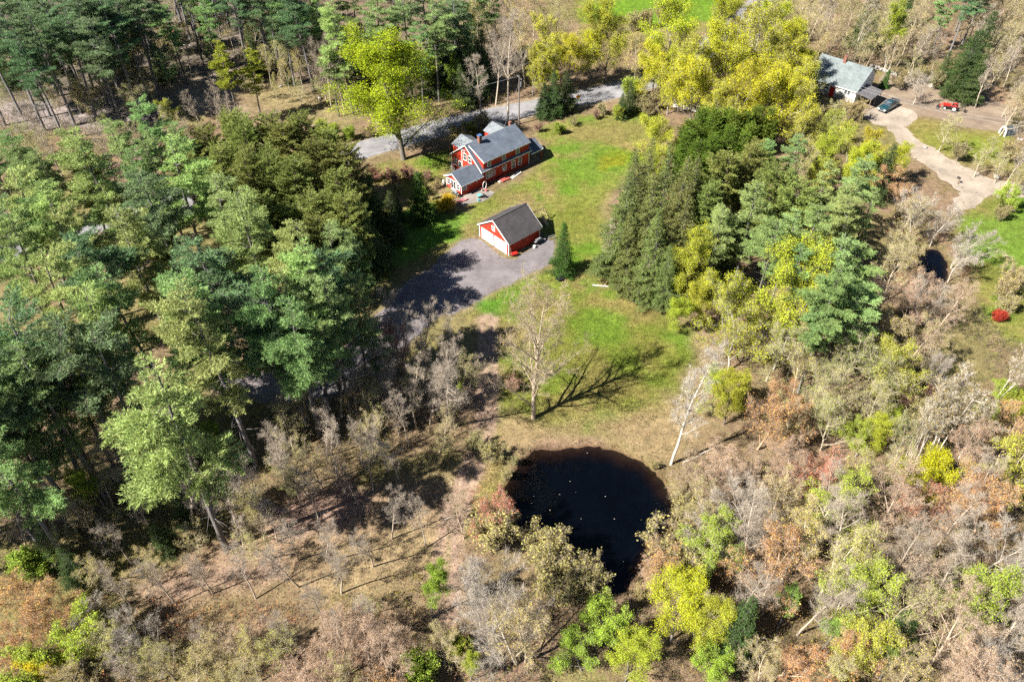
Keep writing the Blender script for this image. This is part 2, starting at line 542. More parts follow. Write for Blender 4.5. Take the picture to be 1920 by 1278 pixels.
LAWNS = [smooth(W(p), 4) for p in [
    [(880, 398), (905, 372), (1000, 325), (1028, 282), (1010, 250), (1060, 226), (1130, 212), (1228, 214), (1236, 262), (1180, 330),
     (1130, 380), (1122, 430), (1150, 500), (1190, 556), (1250, 590), (1330, 640), (1345, 700), (1290, 760), (1180, 800), (1060, 810),
     (960, 790), (925, 700), (930, 620), (880, 590), (940, 545), (1000, 515), (1042, 486), (1042, 446), (1010, 430), (985, 372), (900, 412)],
    [(680, 385), (740, 352), (800, 345), (835, 385), (880, 405), (890, 440), (850, 460), (800, 492), (745, 520), (700, 520), (670, 460)],
    [(690, 318), (760, 300), (840, 285), (842, 320), (800, 345), (700, 345)],
    [(1800, 398), (1860, 372), (1990, 380), (1990, 620), (1900, 640), (1850, 600), (1830, 520), (1790, 450)],
    [(1670, 240), (1720, 222), (1800, 245), (1850, 250), (1900, 262), (1870, 300), (1790, 292), (1730, 268)],
    [(1080, 10), (1130, -20), (1300, -30), (1400, -20), (1350, 40), (1290, 60), (1200, 50), (1120, 60), (1090, 50)],
    [(900, 800), (935, 830), (945, 880), (925, 930), (895, 960), (885, 900)],
]]

# ground sheet: a fine grid where the camera looks, coarse beyond, one mesh
GX = np.arange(-150, 150.01, .7); GY = np.arange(18, 240.01, .7)
gx, gy = np.meshgrid(GX, GY)
xf, yf = gx.ravel(), gy.ravel()
LITTER = np.array([.185, .125, .085]); LITTER2 = np.array([.15, .115, .06]); DRY = np.array([.19, .145, .06])
OLIVE = np.array([.132, .145, .03]); GREEN = np.array([.085, .155, .014]); BRIGHT = np.array([.055, .165, .010])
DIRT = np.array([.19, .145, .11]); DARKB = np.array([.045, .018, .012]); MUD_SKYTINT = np.array([.003, .008, .016])
col = LITTER + (LITTER2 - LITTER) * np.clip(.5 + 1.2 * fbm(xf, yf, 9, 3), 0, 1)[:, None]
def paint(mask, c, k=1.0):
    global col
    m = np.clip(mask, 0, 1)[:, None] * k
    col = col * (1 - m) + np.asarray(c) * m
def area(pts, soft=3.0, amp=2.5, seed=1, sc=5):
    d = sdist(xf, yf, W(pts)) + amp * fbm(xf, yf, sc, seed)
    return d / soft + .5
# forest meadow edges: greenish moss in the woods
paint(.35 * (fbm(xf, yf, 14, 9) > .15), OLIVE)
# lawns
for i, L in enumerate(LAWNS):
    d = sdist(xf, yf, L) + 1.6 * fbm(xf, yf, 4, 20 + i)
    paint(d / 2.2 + .5, OLIVE)
inl = np.zeros(len(xf))
for L in LAWNS:
    inl = np.maximum(inl, np.clip(sdist(xf, yf, L) / 2 + .5, 0, 1))
paint(inl * np.clip(.3 + 2.4 * fbm(xf, yf, 6, 40), 0, .9), DRY)
paint(inl * np.clip(-.1 + 2.4 * fbm(xf, yf, 5, 44), 0, .9), GREEN)
paint(area([(1060, 225), (1225, 215), (1225, 262), (1150, 275), (1060, 262)], 3, 3, 51), (.15, .135, .042), .7)
paint(area([(1040, 300), (1120, 280), (1195, 285), (1170, 325), (1110, 350), (1050, 330)], 3, 3, 52), GREEN, .8)
paint(area([(1120, 292), (1190, 288), (1180, 312), (1130, 318)], 2, 3, 53), (.17, .16, .008), .65)
paint(area([(1045, 380), (1110, 365), (1125, 420), (1060, 430)], 3, 3, 54), (.12, .13, .022), .7)
paint(area([(1060, 600), (1110, 585), (1160, 600), (1175, 625), (1120, 645), (1070, 635)], 2.5, 3, 55), BRIGHT, .9)
paint(area([(895, 565), (935, 560), (945, 590), (905, 605)], 1.5, 2, 56), BRIGHT, .8)
paint(area([(940, 650), (1040, 560), (1180, 570), (1300, 650), (1330, 700), (1240, 760), (1100, 780), (980, 760)], 5, 4, 57), (.115, .118, .02), .5)
paint(area([(690, 430), (745, 400), (870, 400), (860, 450), (790, 490), (720, 510), (690, 490)], 2, 2, 58), BRIGHT, .75)
paint(area([(770, 490), (830, 455), (870, 450), (800, 500), (760, 520)], 1.5, 1.5, 59), DRY, .7)
paint(area([(1810, 410), (1930, 390), (1930, 500), (1830, 470)], 3, 3, 60), (.10, .165, .022), .85)
paint(area([(1860, 462), (1880, 470), (1905, 488), (1885, 486)], .8, .8, 61), (.30, .25, .17), .9)
paint(area([(1090, 10), (1400, -30), (1350, 40), (1200, 50)], 3, 2, 62), (.09, .17, .012), .9)
# tan belt round the pond, pinkish leaf carpets
paint(area([(950, 790), (1100, 790), (1240, 760), (1330, 690), (1350, 780), (1270, 860), (1290, 900), (1180, 830), (1060, 815), (960, 850), (930, 860)], 3, 3, 63), (.21, .155, .082), .85)
paint(area([(1310, 600), (1380, 640), (1360, 760), (1290, 700), (1290, 640)], 3, 3, 64), (.22, .155, .10), .7)
paint(area([(440, 1000), (620, 930), (760, 900), (850, 880), (840, 1000), (700, 1100), (560, 1080), (300, 1110), (230, 1090)], 3, 3, 65), (.225, .155, .10), .85)
paint(area([(480, 960), (640, 905), (720, 930), (640, 985), (520, 1010)], 2, 2, 66), (.22, .145, .115), .85)
paint(area([(220, 1120), (330, 1075), (460, 1050), (520, 1060), (330, 1130)], 3, 2, 67), (.225, .155, .115), .85)
paint(area([(560, 1020), (760, 960), (850, 1000), (830, 1130), (700, 1140), (580, 1080)], 4, 4, 68), (.215, .165, .085), .6)
paint(area([(440, 160), (560, 155), (660, 225), (640, 262), (540, 225)], 3, 3, 69), (.19, .155, .075), .8)
paint(area([(330, 150), (440, 130), (450, 215), (340, 210)], 3, 2, 70), (.27, .21, .165), .75)
paint(area([(0, 190), (130, 190), (330, 170), (330, 230), (100, 250), (0, 240)], 4, 4, 71), (.24, .205, .205), .8)
paint(area([(1830, 150), (1925, 170), (1925, 260), (1850, 210)], 3, 3, 72), (.23, .15, .10), .7)
paint(area([(1700, 230), (1900, 235), (1920, 330), (1800, 310), (1700, 262)], 4, 4, 73), (.16, .16, .03), .5)
paint(area([(1280, 560), (1400, 540), (1420, 600), (1300, 640)], 3, 3, 74), (.22, .15, .10), .8)
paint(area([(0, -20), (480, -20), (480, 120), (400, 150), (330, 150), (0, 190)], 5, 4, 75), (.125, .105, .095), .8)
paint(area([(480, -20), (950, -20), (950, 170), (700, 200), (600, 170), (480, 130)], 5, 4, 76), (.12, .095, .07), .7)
# sandy shoulders of the road and the edge of the drive
rd = ldist(xf, yf, ROADLINE)
paint((4.6 + .9 * fbm(xf, yf, 3, 80) - rd) / 1.2, (.24, .19, .14), .8)
dd = sdist(xf, yf, DRIVE)
paint((dd + 1.0 + 1.0 * fbm(xf, yf, 3, 81)) / 1.5, (.17, .135, .10), .8)
# two wheel tracks of the path with a grassy middle
pdist = ldist(xf, yf, PATHLINE)
paint((1.9 + .5 * fbm(xf, yf, 3, 83) - pdist) / .7, (.26, .18, .135), .95)
paint((.35 + .3 * fbm(xf, yf, 2, 84) - pdist) / .5, (.13, .125, .035), .7)
# pond basin
POND2 = smooth(W([(1722, 474), (1750, 464), (1772, 478), (1778, 515), (1762, 535), (1738, 530), (1724, 505)]), 5)
pd = np.maximum(sdist(xf, yf, POND), sdist(xf, yf, POND2)) + .9 * fbm(xf, yf, 3.0, 90) + .3 * fbm(xf, yf, 1.4, 91)
paint((pd + .9) / 1.0, (.07, .036, .022), .95)
paint((pd - .1) / .7, DARKB * .8, .9)
paint((pd - .45) / 1.0, MUD_SKYTINT, 1.0)  # dark silt, with a blue tint painted in for the mirrored sky
paint((sdist(xf, yf, POND2) - .1) / .6, (.004, .010, .022), 1.0)  # pool bed painted blue to stand in for reflected sky
gz = np.where(pd > -.6, -np.clip((pd + .6) * .45, 0, 1.6), 0.0)
nx, ny = len(GX), len(GY)
ii = (np.arange(ny - 1)[:, None] * nx + np.arange(nx - 1)[None, :]).ravel()
quads = np.stack([ii, ii + 1, ii + nx + 1, ii + nx], 1)
Vg = np.stack([xf, yf, gz], 1)
xa, xb, ya, yb = GX[0], GX[-1], GY[0], GY[-1]; BIG = 4000.0
outer = np.array([(xa, ya, 0), (xb, ya, 0), (xb, yb, 0), (xa, yb, 0), (-BIG, -BIG, 0), (BIG, -BIG, 0), (BIG, BIG, 0), (-BIG, BIG, 0)])
n0 = len(Vg)
oq = np.array([(4, 5, 1, 0), (5, 6, 2, 1), (6, 7, 3, 2), (7, 4, 0, 3)]) + n0
gcol = np.vstack([col, np.tile(LITTER * .9, (8, 1))])
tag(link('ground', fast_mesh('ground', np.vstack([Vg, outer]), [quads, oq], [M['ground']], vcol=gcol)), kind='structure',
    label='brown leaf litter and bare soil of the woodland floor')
SURF = dict(x=xf, y=yf)

def ground_col(x, y):
    i = np.clip(np.round((np.asarray(y) - GY[0]) / .7).astype(int), 0, ny - 1)
    j = np.clip(np.round((np.asarray(x) - GX[0]) / .7).astype(int), 0, nx - 1)
    return col[i * nx + j]

# lawns: sheets of the same turf lying just above the soil
cx = (xf[quads].mean(1), yf[quads].mean(1))
lawn_names = [('lawn', 'sunlit mixed green and tan lawn running from the red house down to the pond'),
              ('lawn', 'shaded bright green lawn strip between pines and garage driveway'),
              ('lawn', 'small green verge between the road and the red house'),
              ('lawn', 'bright green lawn at the right edge below the gravel drive'),
              ('lawn', 'patchy grass below the tractor beside the gravel yard'),
              ('field', 'bright green field at the top behind the yellow trees'),
              ('lawn', 'narrow green grass strip between dirt track and pond')]
lawn_i = 0
for L, (nm, lab) in zip(LAWNS, lawn_names):
    d = sdist(cx[0], cx[1], L) + 1.2 * fbm(cx[0], cx[1], 3, 33)
    sel = (d > 0) & (sdist(cx[0], cx[1], POND) < -1.2)
    q = quads[sel]
    used, inv = np.unique(q, return_inverse=True)
    V = Vg[used].copy(); V[:, 2] += .003 + .001 * lawn_i; lawn_i += 1
    tag(link(nm, fast_mesh(nm, V, [inv.reshape(-1, 4)], [M['ground']], vcol=col[used])), kind='structure', label=lab)

def ragged(poly, step=.5, amp=.18, seed=5):
    p = np.asarray(poly); out = []
    for a, b in zip(p, np.roll(p, -1, axis=0)):
        n = max(1, int(np.hypot(*(b - a)) / step))
        for k in range(n):
            out.append(a + (b - a) * k / n)
    out = np.array(out)
    out = out + amp * np.stack([fbm(out[:, 0], out[:, 1], 1.5, seed), fbm(out[:, 0], out[:, 1], 1.5, seed + 7)], 1)
    return out

def sheet(name, poly, z, mat, label, **kw):
    p = ragged(poly, **kw)
    bm = bmesh.new()
    f = bm.faces.new([bm.verts.new((x, y, z)) for x, y in p])
    if f.normal.z < 0: f.normal_flip()
    bm.normal_update()
    bmesh.ops.triangulate(bm, faces=bm.faces)
    for f in bm.faces:
        if f.normal.z < 0: f.normal_flip()
    me = bpy.data.meshes.new(name); bm.to_mesh(me); bm.free()
    return tag(link(name, me, None, mat), label=label, kind='structure')

def ribbon_poly(line, w):
    l = np.asarray(line); d = np.gradient(l, axis=0); d /= np.hypot(d[:, 0], d[:, 1])[:, None]
    n = np.stack([-d[:, 1], d[:, 0]], 1)
    return np.vstack([l + n * w / 2, (l - n * w / 2)[::-1]])

sheet('driveway', DRIVE, .012, M['drive'], 'worn grey asphalt driveway in front of the red garage', amp=.8)
sheet('road', ribbon_poly(ROADLINE, 6.4), .010, M['road'], 'grey country road passing behind the red house', amp=.2)
sheet('gravel_drive', GRAVEL, .012, M['gravel'], 'pale gravel drive bending past the mailbox', amp=1.2)
sheet('dirt_yard', YARD, .008, M['dirt'], 'brown dirt yard beside the white house with the tractor', amp=.8)
sheet('gravel_apron', smooth(W([(1622, 214), (1648, 200), (1690, 200), (1722, 216), (1700, 236), (1660, 238), (1632, 228)]), 4), .014, M['gravel'],
      'pale gravel apron where the pickup truck is parked', amp=.5)
pw = sheet('pond', (np.asarray(POND) - np.asarray(POND).mean(0)) * 1.1 + np.asarray(POND).mean(0), -.20, M['water'], 'dark still pond ringed by brown leaves', amp=.0)
sheet('small_pond', POND2, -.20, M['water'], 'small dark blue pool under bare branches by the right-hand lawn', amp=.1)

# ------------------------------------------------------------------ buildings
def face_map(face, c):
    """(s along the wall, n outwards, z) -> local point"""
    return {'front': lambda s, n, z: (s, c - n, z), 'back': lambda s, n, z: (s, c + n, z),
            'left': lambda s, n, z: (c - n, s, z), 'right': lambda s, n, z: (c + n, s, z)}[face]

def fbox(mb, fm, s0, s1, n0, n1, z0, z1):
    vs = [fm(s, n, z) for z in (z0, z1) for n in (n0, n1) for s in (s0, s1)]
    return mb.add(vs, [(0, 2, 3, 1), (4, 5, 7, 6), (0, 1, 5, 4), (1, 3, 7, 5), (3, 2, 6, 7), (2, 0, 4, 6)])

def window(parent, face, c, s, z, w, h, lights=1, rail=True, trim=.09, name='window', mat='white'):
    """s, z: the centre of the bottom edge; lights side by side"""
    fm = face_map(face, c)
    mb = MB(); x0, x1 = s - w / 2, s + w / 2
    fbox(mb, fm, x0 - trim, x0, 0, .07, z - trim, z + h + trim)
    fbox(mb, fm, x1, x1 + trim, 0, .07, z - trim, z + h + trim)
    fbox(mb, fm, x0, x1, 0, .07, z + h, z + h + trim)
    fbox(mb, fm, x0, x1, 0, .10, z - trim, z)
    for k in range(1, lights):
        xm = x0 + w * k / lights
        fbox(mb, fm, xm - .06, xm + .06, 0, .06, z, z + h)
    if rail:
        for k in range(lights):
            a = x0 + w * k / lights + (.06 if k else 0); b = x0 + w * (k + 1) / lights - (.06 if k < lights - 1 else 0)
            fbox(mb, fm, a, b, 0, .05, z + h / 2 - .03, z + h / 2 + .03)
    o = mb.build(name, M[mat], parent)
    for k in range(lights):
        a = x0 + w * k / lights + (.06 if k else 0); b = x0 + w * (k + 1) / lights - (.06 if k < lights - 1 else 0)
        p = MB(); fbox(p, fm, a, b, .008, .028, z, z + h)
        p.build('pane', M['glass'], o)
    return o

def slope(mb, axis, p0, p1, s0, s1, th=.12):
    """a roof slab: p0=(d,z) eave, p1=(d,z) ridge in the plane across the ridge, s0..s1 along the ridge (axis 'x' or 'y')"""
    (d0, z0), (d1, z1) = p0, p1
    L = math.hypot(d1 - d0, z1 - z0); nd, nz = -(z1 - z0) / L * th, (d1 - d0) / L * th
    if nz < 0: nd, nz = -nd, -nz
    q = [(d0, z0), (d1, z1), (d1 + nd, z1 + nz), (d0 + nd, z0 + nz)]
    if axis == 'x':
        mb.prism([(s0, d, z) for d, z in q], (s1 - s0, 0, 0))
    else:
        mb.prism([(d, s0, z) for d, z in q], (0, s1 - s0, 0))
    return mb

# ---- red farmhouse. local x runs along its front, y to the back
H = empty('farmhouse', (-5.43, 125.16, 0), .72, 'red clapboard farmhouse with grey roof, white trim and brick chimney', 'house')
HL, HW, EF, RB, RZ = 11.5, 8.8, 2.74, 4.33, 6.28
ef = lambda b: 2.98 + (RZ - 2.98) * (b) / RB                          # front roof plane over the wall line
eb = lambda b: RZ - (RZ - 2.72) * (b - RB) / (HW - RB)
mb = MB()
# gable walls and long walls as one shell of slabs
mb.prism([(0, 0, 0), (0, HW, 0), (0, HW, 2.72), (0, RB, RZ - .02), (0, 0, 2.9)], (.18, 0, 0))
mb.prism([(HL - .18, 0, 0), (HL - .18, HW, 0), (HL - .18, HW, 2.72), (HL - .18, RB, RZ - .02), (HL - .18, 0, 2.9)], (.18, 0, 0))
mb.box(.18, HL - .18, .0, .18, 0, 2.9)
mb.box(.18, HL - .18, HW - .18, HW, 0, 2.7)
mb.build('wall', M['red'], H)
# upper storey front: long shed dormer
DB = .05
mb = MB()
mb.box(.45, HL - .02, DB, DB + .15, 2.92, 4.6)
mb.prism([(.45, DB + .15, 3.0), (.45, RB, RZ - .05), (.45, DB + .15, 4.62)], (.15, 0, 0))
mb.prism([(HL - .17, DB + .15, 3.0), (HL - .17, RB, RZ - .05), (HL - .17, DB + .15, 4.62)], (.15, 0, 0))
mb.build('dormer_wall', M['red'], H)
mb = MB()
slope(mb, 'x', (-.28, 2.74), (RB, RZ), -.3, HL + .3, .1)
slope(mb, 'x', (HW + .3, 2.5), (RB, RZ), -.3, HL + .3, .1)
roof = mb.build('roof', M['shingle_grey'], H)
mb = MB(); slope(mb, 'x', (-.2, 4.5), (RB + .02, RZ + .09), .38, HL + .15, .12)
mb.build('dormer_roof', M['shingle_grey'], H)
mb = MB()
mb.bar((-.35, RB, RZ + .13), (HL + .33, RB, RZ + .13), .26, .06)
mb.build('ridge_cap', M['metal_roof'], H)
# chimneys stand on the roof
mb = MB(); mb.box(2.35, 2.95, 3.35, 3.95, 5.2, 7.35); mb.box(2.3, 3.0, 3.3, 4.0, 7.35, 7.47)
ch = mb.build('chimney', M['brick'], H)
mb = MB(); mb.box(2.27, 3.03, 3.27, 4.03, 7.6, 7.66)
for x in (2.34, 2.92):
    for y in (3.34, 3.92): mb.box(x, x + .05, y, y + .05, 7.47, 7.6)
mb.build('chimney_cap', M['blue_metal'], ch)
mb = MB(); mb.box(HL - .8, HL - .35, 4.5, 5.0, 5.3, 7.0); mb.build('chimney', M['brick'], H)
# white rakes, eaves boards and corner boards
mb = MB()
for x in (-.33, HL + .27):
    mb.prism([(x, -.3, 2.66), (x, RB, RZ - .06), (x, RB, RZ + .13), (x, -.3, 2.86)], (.06, 0, 0))
    mb.prism([(x, HW + .32, 2.4), (x, RB, RZ - .06), (x, RB, RZ + .13), (x, HW + .32, 2.62)], (.06, 0, 0))
mb.box(-.3, HL + .3, -.34, -.285, 2.66, 2.84)
mb.box(.38, HL + .15, -.26, -.205, 4.42, 4.6)
mb.prism([(.34, -.2, 4.42), (.34, RB - .3, RZ - .2), (.34, RB - .3, RZ - .02), (.34, -.2, 4.62)], (.05, 0, 0))
mb.build('trim', M['white'], H)
for q in ((-.025, .0, -.02, .14, 0, 2.85), (-.025, 0, HW - .14, HW + .02, 0, 2.6), (-.026, 0, 5.6, 5.72, 0, 5.0), (0, .14, -.03, -.0, 0, 2.7), (HL - .14, HL + .02, -.03, .0, 0, 2.7)):
    MB().box(*q).build('corner_board', M['white'], H)
# two cross gables at the back
for a0, a1 in ((.06, 4.1), (7.6, HL - .05)):
    am = (a0 + a1) / 2
    mb = MB()
    mb.box(a0, a0 + .15, 4.6, 8.1, 2.6, 5.05); mb.box(a1 - .15, a1, 4.6, 8.1, 2.6, 5.05)
    mb.prism([(a0, 8.1, 2.4), (a1, 8.1, 2.4), (a1, 8.1, 5.05), (am, 8.1, 6.0), (a0, 8.1, 5.05)], (0, .15, 0))
    gw = mb.build('rear_gable_wall', M['red'], H)
    mb = MB()
    slope(mb, 'y', (a0 - .25, 4.93), (am, 6.08), 4.4, 8.4, .08)
    slope(mb, 'y', (a1 + .25, 4.93), (am, 6.08), 4.4, 8.4, .08)
    g = mb.build('rear_gable_roof', M['metal_roof'], H)
    mb = MB(); n = 9
    for k in range(n):
        y = 4.5 + 3.8 * k / (n - 1)
        mb.bar((a0 - .25, y, 5.03), (am, y, 6.18), .035, .05); mb.bar((a1 + .25, y, 5.03), (am, y, 6.18), .035, .05)
    mb.build('roof_seam', M['metal_roof'], g)
# windows of the front
for s in (1.75, 5.25, 8.65):
    window(H, 'front', DB, s, 3.28, .74, 1.08)
window(H, 'front', 0, 2.0, 1.0, 2.05, 1.05, lights=3)
window(H, 'front', 0, 5.35, 1.05, .82, .95)
window(H, 'front', 0, 7.55, .78, .8, 1.35)
window(H, 'front', 0, 9.15, .78, .8, 1.35)
# gable wall facing the sun
window(H, 'left', 0, 4.75, 3.15, .8, 1.3); window(H, 'left', 0, 3.35, 3.15, .8, 1.3)
window(H, 'left', 0, 6.25, .95, .75, 1.25); window(H, 'left', 0, 7.6, .9, .75, 1.25)
# porch at the far end
mb = MB(); slope(mb, 'x', (-.55, 2.25), (1.9, 3.45), HL + .02, HL + 3.1, .09); slope(mb, 'x', (4.0, 2.35), (1.9, 3.45), HL + .02, HL + 3.1, .09)
pr = mb.build('porch_roof', M['shingle_grey'], H)
mb = MB(); mb.box(HL + .02, HL + 3.1, -.62, -.56, 2.14, 2.32); mb.prism([(HL + 3.1, -.55, 2.14), (HL + 3.1, 1.9, 3.34), (HL + 3.1, 1.9, 3.5), (HL + 3.1, -.55, 2.34)], (.05, 0, 0))
mb.build('trim', M['white'], pr)
for px, py in ((HL + 2.85, -.35), (HL + 2.85, 3.6)):
    mb = MB(); mb.box(px - .08, px + .08, py - .08, py + .08, 0, 2.3); mb.build('porch_post', M['red'], H)
mb = MB(); mb.box(HL + .05, HL + 2.9, -.3, 3.7, 0, .18); mb.build('porch_floor', M['wood'], H)
mb = MB(); mb.box(HL + .05, HL + 2.9, 3.72, 3.85, .18, 2.4); mb.build('porch_wall', M['red'], H)
# front ell with a gable to the sun
EL, E0, E1, EE, ER = 4.95, -.28, 4.15, 2.2, 3.42
em = (E0 + E1) / 2
mb = MB()
mb.prism([(-EL, E0, 0), (-EL, E1, 0), (-EL, E1, EE), (-EL, em, ER), (-EL, E0, EE)], (.15, 0, 0))
mb.box(-EL + .15, -.0, E0, E0 + .15, 0, EE); mb.box(-EL + .15, -.0, E1 - .15, E1, 0, EE)
mb.build('ell_wall', M['red'], H)
mb = MB(); slope(mb, 'x', (E0 - .3, EE - .14), (em, ER + .03), -EL - .3, -.01, .09); slope(mb, 'x', (E1 + .3, EE - .14), (em, ER + .03), -EL - .3, -.01, .09)
er = mb.build('ell_roof', M['shingle_grey'], H)
mb = MB()
for ya, yb_ in ((E0 - .32, em), (E1 + .32, em)):
    mb.prism([(-EL - .34, ya, EE - .24), (-EL - .34, yb_, ER - .06), (-EL - .34, yb_, ER + .15), (-EL - .34, ya, EE - .02)], (.06, 0, 0))
mb.box(-EL - .3, 0, E0 - .36, E0 - .31, EE - .24, EE - .06)
mb.build('trim', M['white'], er)
for y in (E0 - .02, E1 - .12): MB().box(-EL - .03, -EL, y, y + .14, 0, EE - .1).build('corner_board', M['white'], H)
window(H, 'front', E0, -4.25, 1.05, .8, .75)
window(H, 'left', -EL, 3.3, .85, .85, 1.05); window(H, 'left', -EL, .62, .85, .8, 1.05)
# glazed double door
fm = face_map('left', -EL); mb = MB()
for a, b, z0, z1 in ((1.25, 1.37, 0, 2.15), (2.63, 2.75, 0, 2.15), (1.37, 2.63, 2.05, 2.15), (1.94, 2.06, .1, 2.05), (1.37, 1.94, .1, .45), (2.06, 2.63, .1, .45)):
    fbox(mb, fm, a, b, 0, .06, z0, z1)
dr = mb.build('door', M['white'], H)
for a, b in ((1.37, 1.94), (2.06, 2.63)):
    p = MB(); fbox(p, fm, a, b, .006, .03, .45, 2.05); p.build('pane', M['glass'], dr)
mb = MB(); fbox(mb, fm, 1.96, 2.04, .06, .12, 1.0, 1.1); mb.build('handle', M['dark'], dr)
for s in (-1.5, -3.0):
    mb = MB(); fbox(mb, face_map('front', E0), s - .06, s + .06, 0, .1, 1.45, 1.75); mb.build('wall_lamp', M['white'], H)

def hl(a, b, z=0.0):
    """farmhouse local -> world"""
    c, s = math.cos(.72), math.sin(.72)
    return (-5.43 + a * c - b * s, 125.16 + a * s + b * c, z)
# ---- red garage. local x along the doors, y to the back
G = empty('garage', (-5.404, 109.321, 0), -.833, 'red two door garage with dark shingle roof and white overhead doors', 'garage')
GW, GD, GE, GR = 7.29, 6.94, 2.5, 5.02
gm = GW / 2
mb = MB()
mb.prism([(0, 0, 0), (GW, 0, 0), (GW, 0, GE), (gm, 0, GR), (0, 0, GE)], (0, .15, 0))
mb.prism([(0, GD - .15, 0), (GW, GD - .15, 0), (GW, GD - .15, GE), (gm, GD - .15, GR), (0, GD - .15, GE)], (0, .15, 0))
mb.box(0, .15, .15, GD - .15, 0, GE); mb.box(GW - .15, GW, .15, GD - .15, 0, GE)
mb.build('wall', M['red'], G)
mb = MB(); slope(mb, 'y', (-.24, GE - .13), (gm, GR + .05), -.22, GD + .22, .1); slope(mb, 'y', (GW + .24, GE - .13), (gm, GR + .05), -.22, GD + .22, .1)
gr = mb.build('roof', M['shingle_dark'], G)
mb = MB(); mb.bar((gm, -.24, GR + .15), (gm, GD + .24, GR + .15), .3, .05); mb.build('ridge_cap', M['shingle_dark'], gr)
mb = MB()
for y in (-.28, GD + .22):
    for xa_, xb_ in ((-.27, gm), (GW + .27, gm)):
        mb.prism([(xa_, y, GE - .26), (xb_, y, GR - .05), (xb_, y, GR + .16), (xa_, y, GE - .02)], (0, .055, 0))
for x in (-.3, GW + .245): mb.box(x, x + .055, -.22, GD + .22, GE - .26, GE - .1)
mb.build('trim', M['white'], gr)
for x in (-.025, GW - .13): MB().box(x, x + .155, -.03, 0, 0, GE - .12).build('corner_board', M['white'], G)
for y in (-.005, GD - .13): MB().box(GW, GW + .03, y, y + .14, 0, GE - .25).build('corner_board', M['white'], G)
for s0, s1 in ((.72, 3.42), (3.98, 6.68)):
    fmf = face_map('front', 0); mb = MB()
    fbox(mb, fmf, s0 - .13, s0, 0, .06, 0, 2.18); fbox(mb, fmf, s1, s1 + .13, 0, .06, 0, 2.18); fbox(mb, fmf, s0, s1, 0, .06, 2.06, 2.18)
    df = mb.build('door_frame', M['white'], G)
    mb = MB(); n = 4
    for r in range(4):
        for c in range(n):
            a = s0 + (s1 - s0) * c / n; b = s0 + (s1 - s0) * (c + 1) / n
            fbox(mb, fmf, a + .05, b - .05, .025, .04, .06 + r * .5, .50 + r * .5)
    fbox(mb, fmf, s0, s1, .004, .025, .02, 2.06)
    gd = mb.build('garage_door', M['door_white'], G)
    for c in range(n):
        a = s0 + (s1 - s0) * c / n; b = s0 + (s1 - s0) * (c + 1) / n
        p = MB(); fbox(p, fmf, a + .12, b - .12, .04, .05, 1.74, 1.92); p.build('pane', M['glass'], gd)
window(G, 'front', 0, gm - .05, 3.1, .62, .72)
mb = MB(); fbox(mb, face_map('front', 0), 3.62, 3.78, 0, .14, 1.9, 2.1); mb.build('wall_lamp', M['dark'], G)
def gl(a, b, z=0.0):
    c, s = math.cos(-.833), math.sin(-.833)
    return (-5.404 + a * c - b * s, 109.321 + a * s + b * c, z)

# ---- swing set behind the garage
S = empty('swing_set', gl(3.2, 10.2), -.833, 'timber A-frame swing set standing behind the red garage', 'swing set')
mb = MB(); mb.bar((.3, -1.3, 2.35), (.3, 1.3, 2.35), .12, .14); mb.build('beam', M['wood'], S)
for y, sy in ((-1.2, -1), (1.2, 1)):
    for x in (-.85, 1.45):
        mb = MB(); mb.bar((x, y + sy * .35, 0), (.3, y, 2.4), .1, .1); mb.build('leg', M['wood_pale'], S)
    mb = MB(); mb.bar((-.25, y + sy * .17, 1.1), (.85, y + sy * .17, 1.1), .08, .1); mb.build('brace', M['wood_pale'], S)
for y in (-.55, .5):
    mb = MB(); mb.box(.15, .45, y - .25, y + .25, .55, .6); sw = mb.build('swing_seat', M['wood_pale'], S)
    mb = MB()
    for dy in (-.22, .22): mb.bar((.3, y + dy, .6), (.3, y + dy, 2.3), .025)
    mb.build('chain', M['grey'], sw)
mb = MB(); mb.prism([(.9, .2, .0), (2.2, .2, 0), (.9, .2, 1.3)], (0, .5, 0)); mb.build('slide', M['wood_pale'], S)

# ---- things round the garage
def grill(loc, rz, label):
    g = empty('barbecue_grill', loc, rz, label, 'grill')
    mb = MB(); mb.box(-.55, .55, -.28, .28, .55, .8); mb.build('firebox', M['dark'], g, .03)
    mb = MB(); mb.prism([(-.5, -.26, .81), (-.5, .26, .81), (-.5, .2, 1.06), (-.5, 0, 1.13), (-.5, -.2, 1.06)], (1.0, 0, 0)); l = mb.build('lid', M['grey'], g)
    mb = MB(); mb.bar((-.3, -.3, .95), (.3, -.3, .95), .04); mb.build('handle', M['dark'], l)
    for x in (-.5, .5):
        for y in (-.22, .22):
            mb = MB(); mb.box(x - .03, x + .03, y - .03, y + .03, 0, .55); mb.build('leg', M['dark'], g)
    for x in (-.85, .56):
        mb = MB(); mb.box(x, x + .29, -.25, .25, .74, .78); mb.build('side_shelf', M['grey'], g)
    return g
grill(gl(8.15, 5.75), .74, 'dark lidded barbecue grill against the shaded garage side wall')
def bucket(loc, mat, label, r=.17, h=.36):
    b = empty('bucket', loc, 0, label, 'bucket')
    mb = MB(); mb.cyl((0, 0, 0), (0, 0, h), r * .85, r, 14); mb.build('body', mat, b)
    mb = MB(); mb.cyl((0, 0, h - .02), (0, 0, h + .01), r * 1.08, r * 1.08, 14); mb.build('rim', mat, b)
    mb = MB()
    for k in range(8):
        t0, t1 = math.pi * k / 8, math.pi * (k + 1) / 8
        mb.bar((math.cos(t0) * r, 0, h + math.sin(t0) * r * .8), (math.cos(t1) * r, 0, h + math.sin(t1) * r * .8), .015)
    mb.build('handle', M['grey'], b)
bucket(gl(8.5, 4.55), M['white'], 'white plastic bucket on the gravel beside the garage grill', .24, .42)
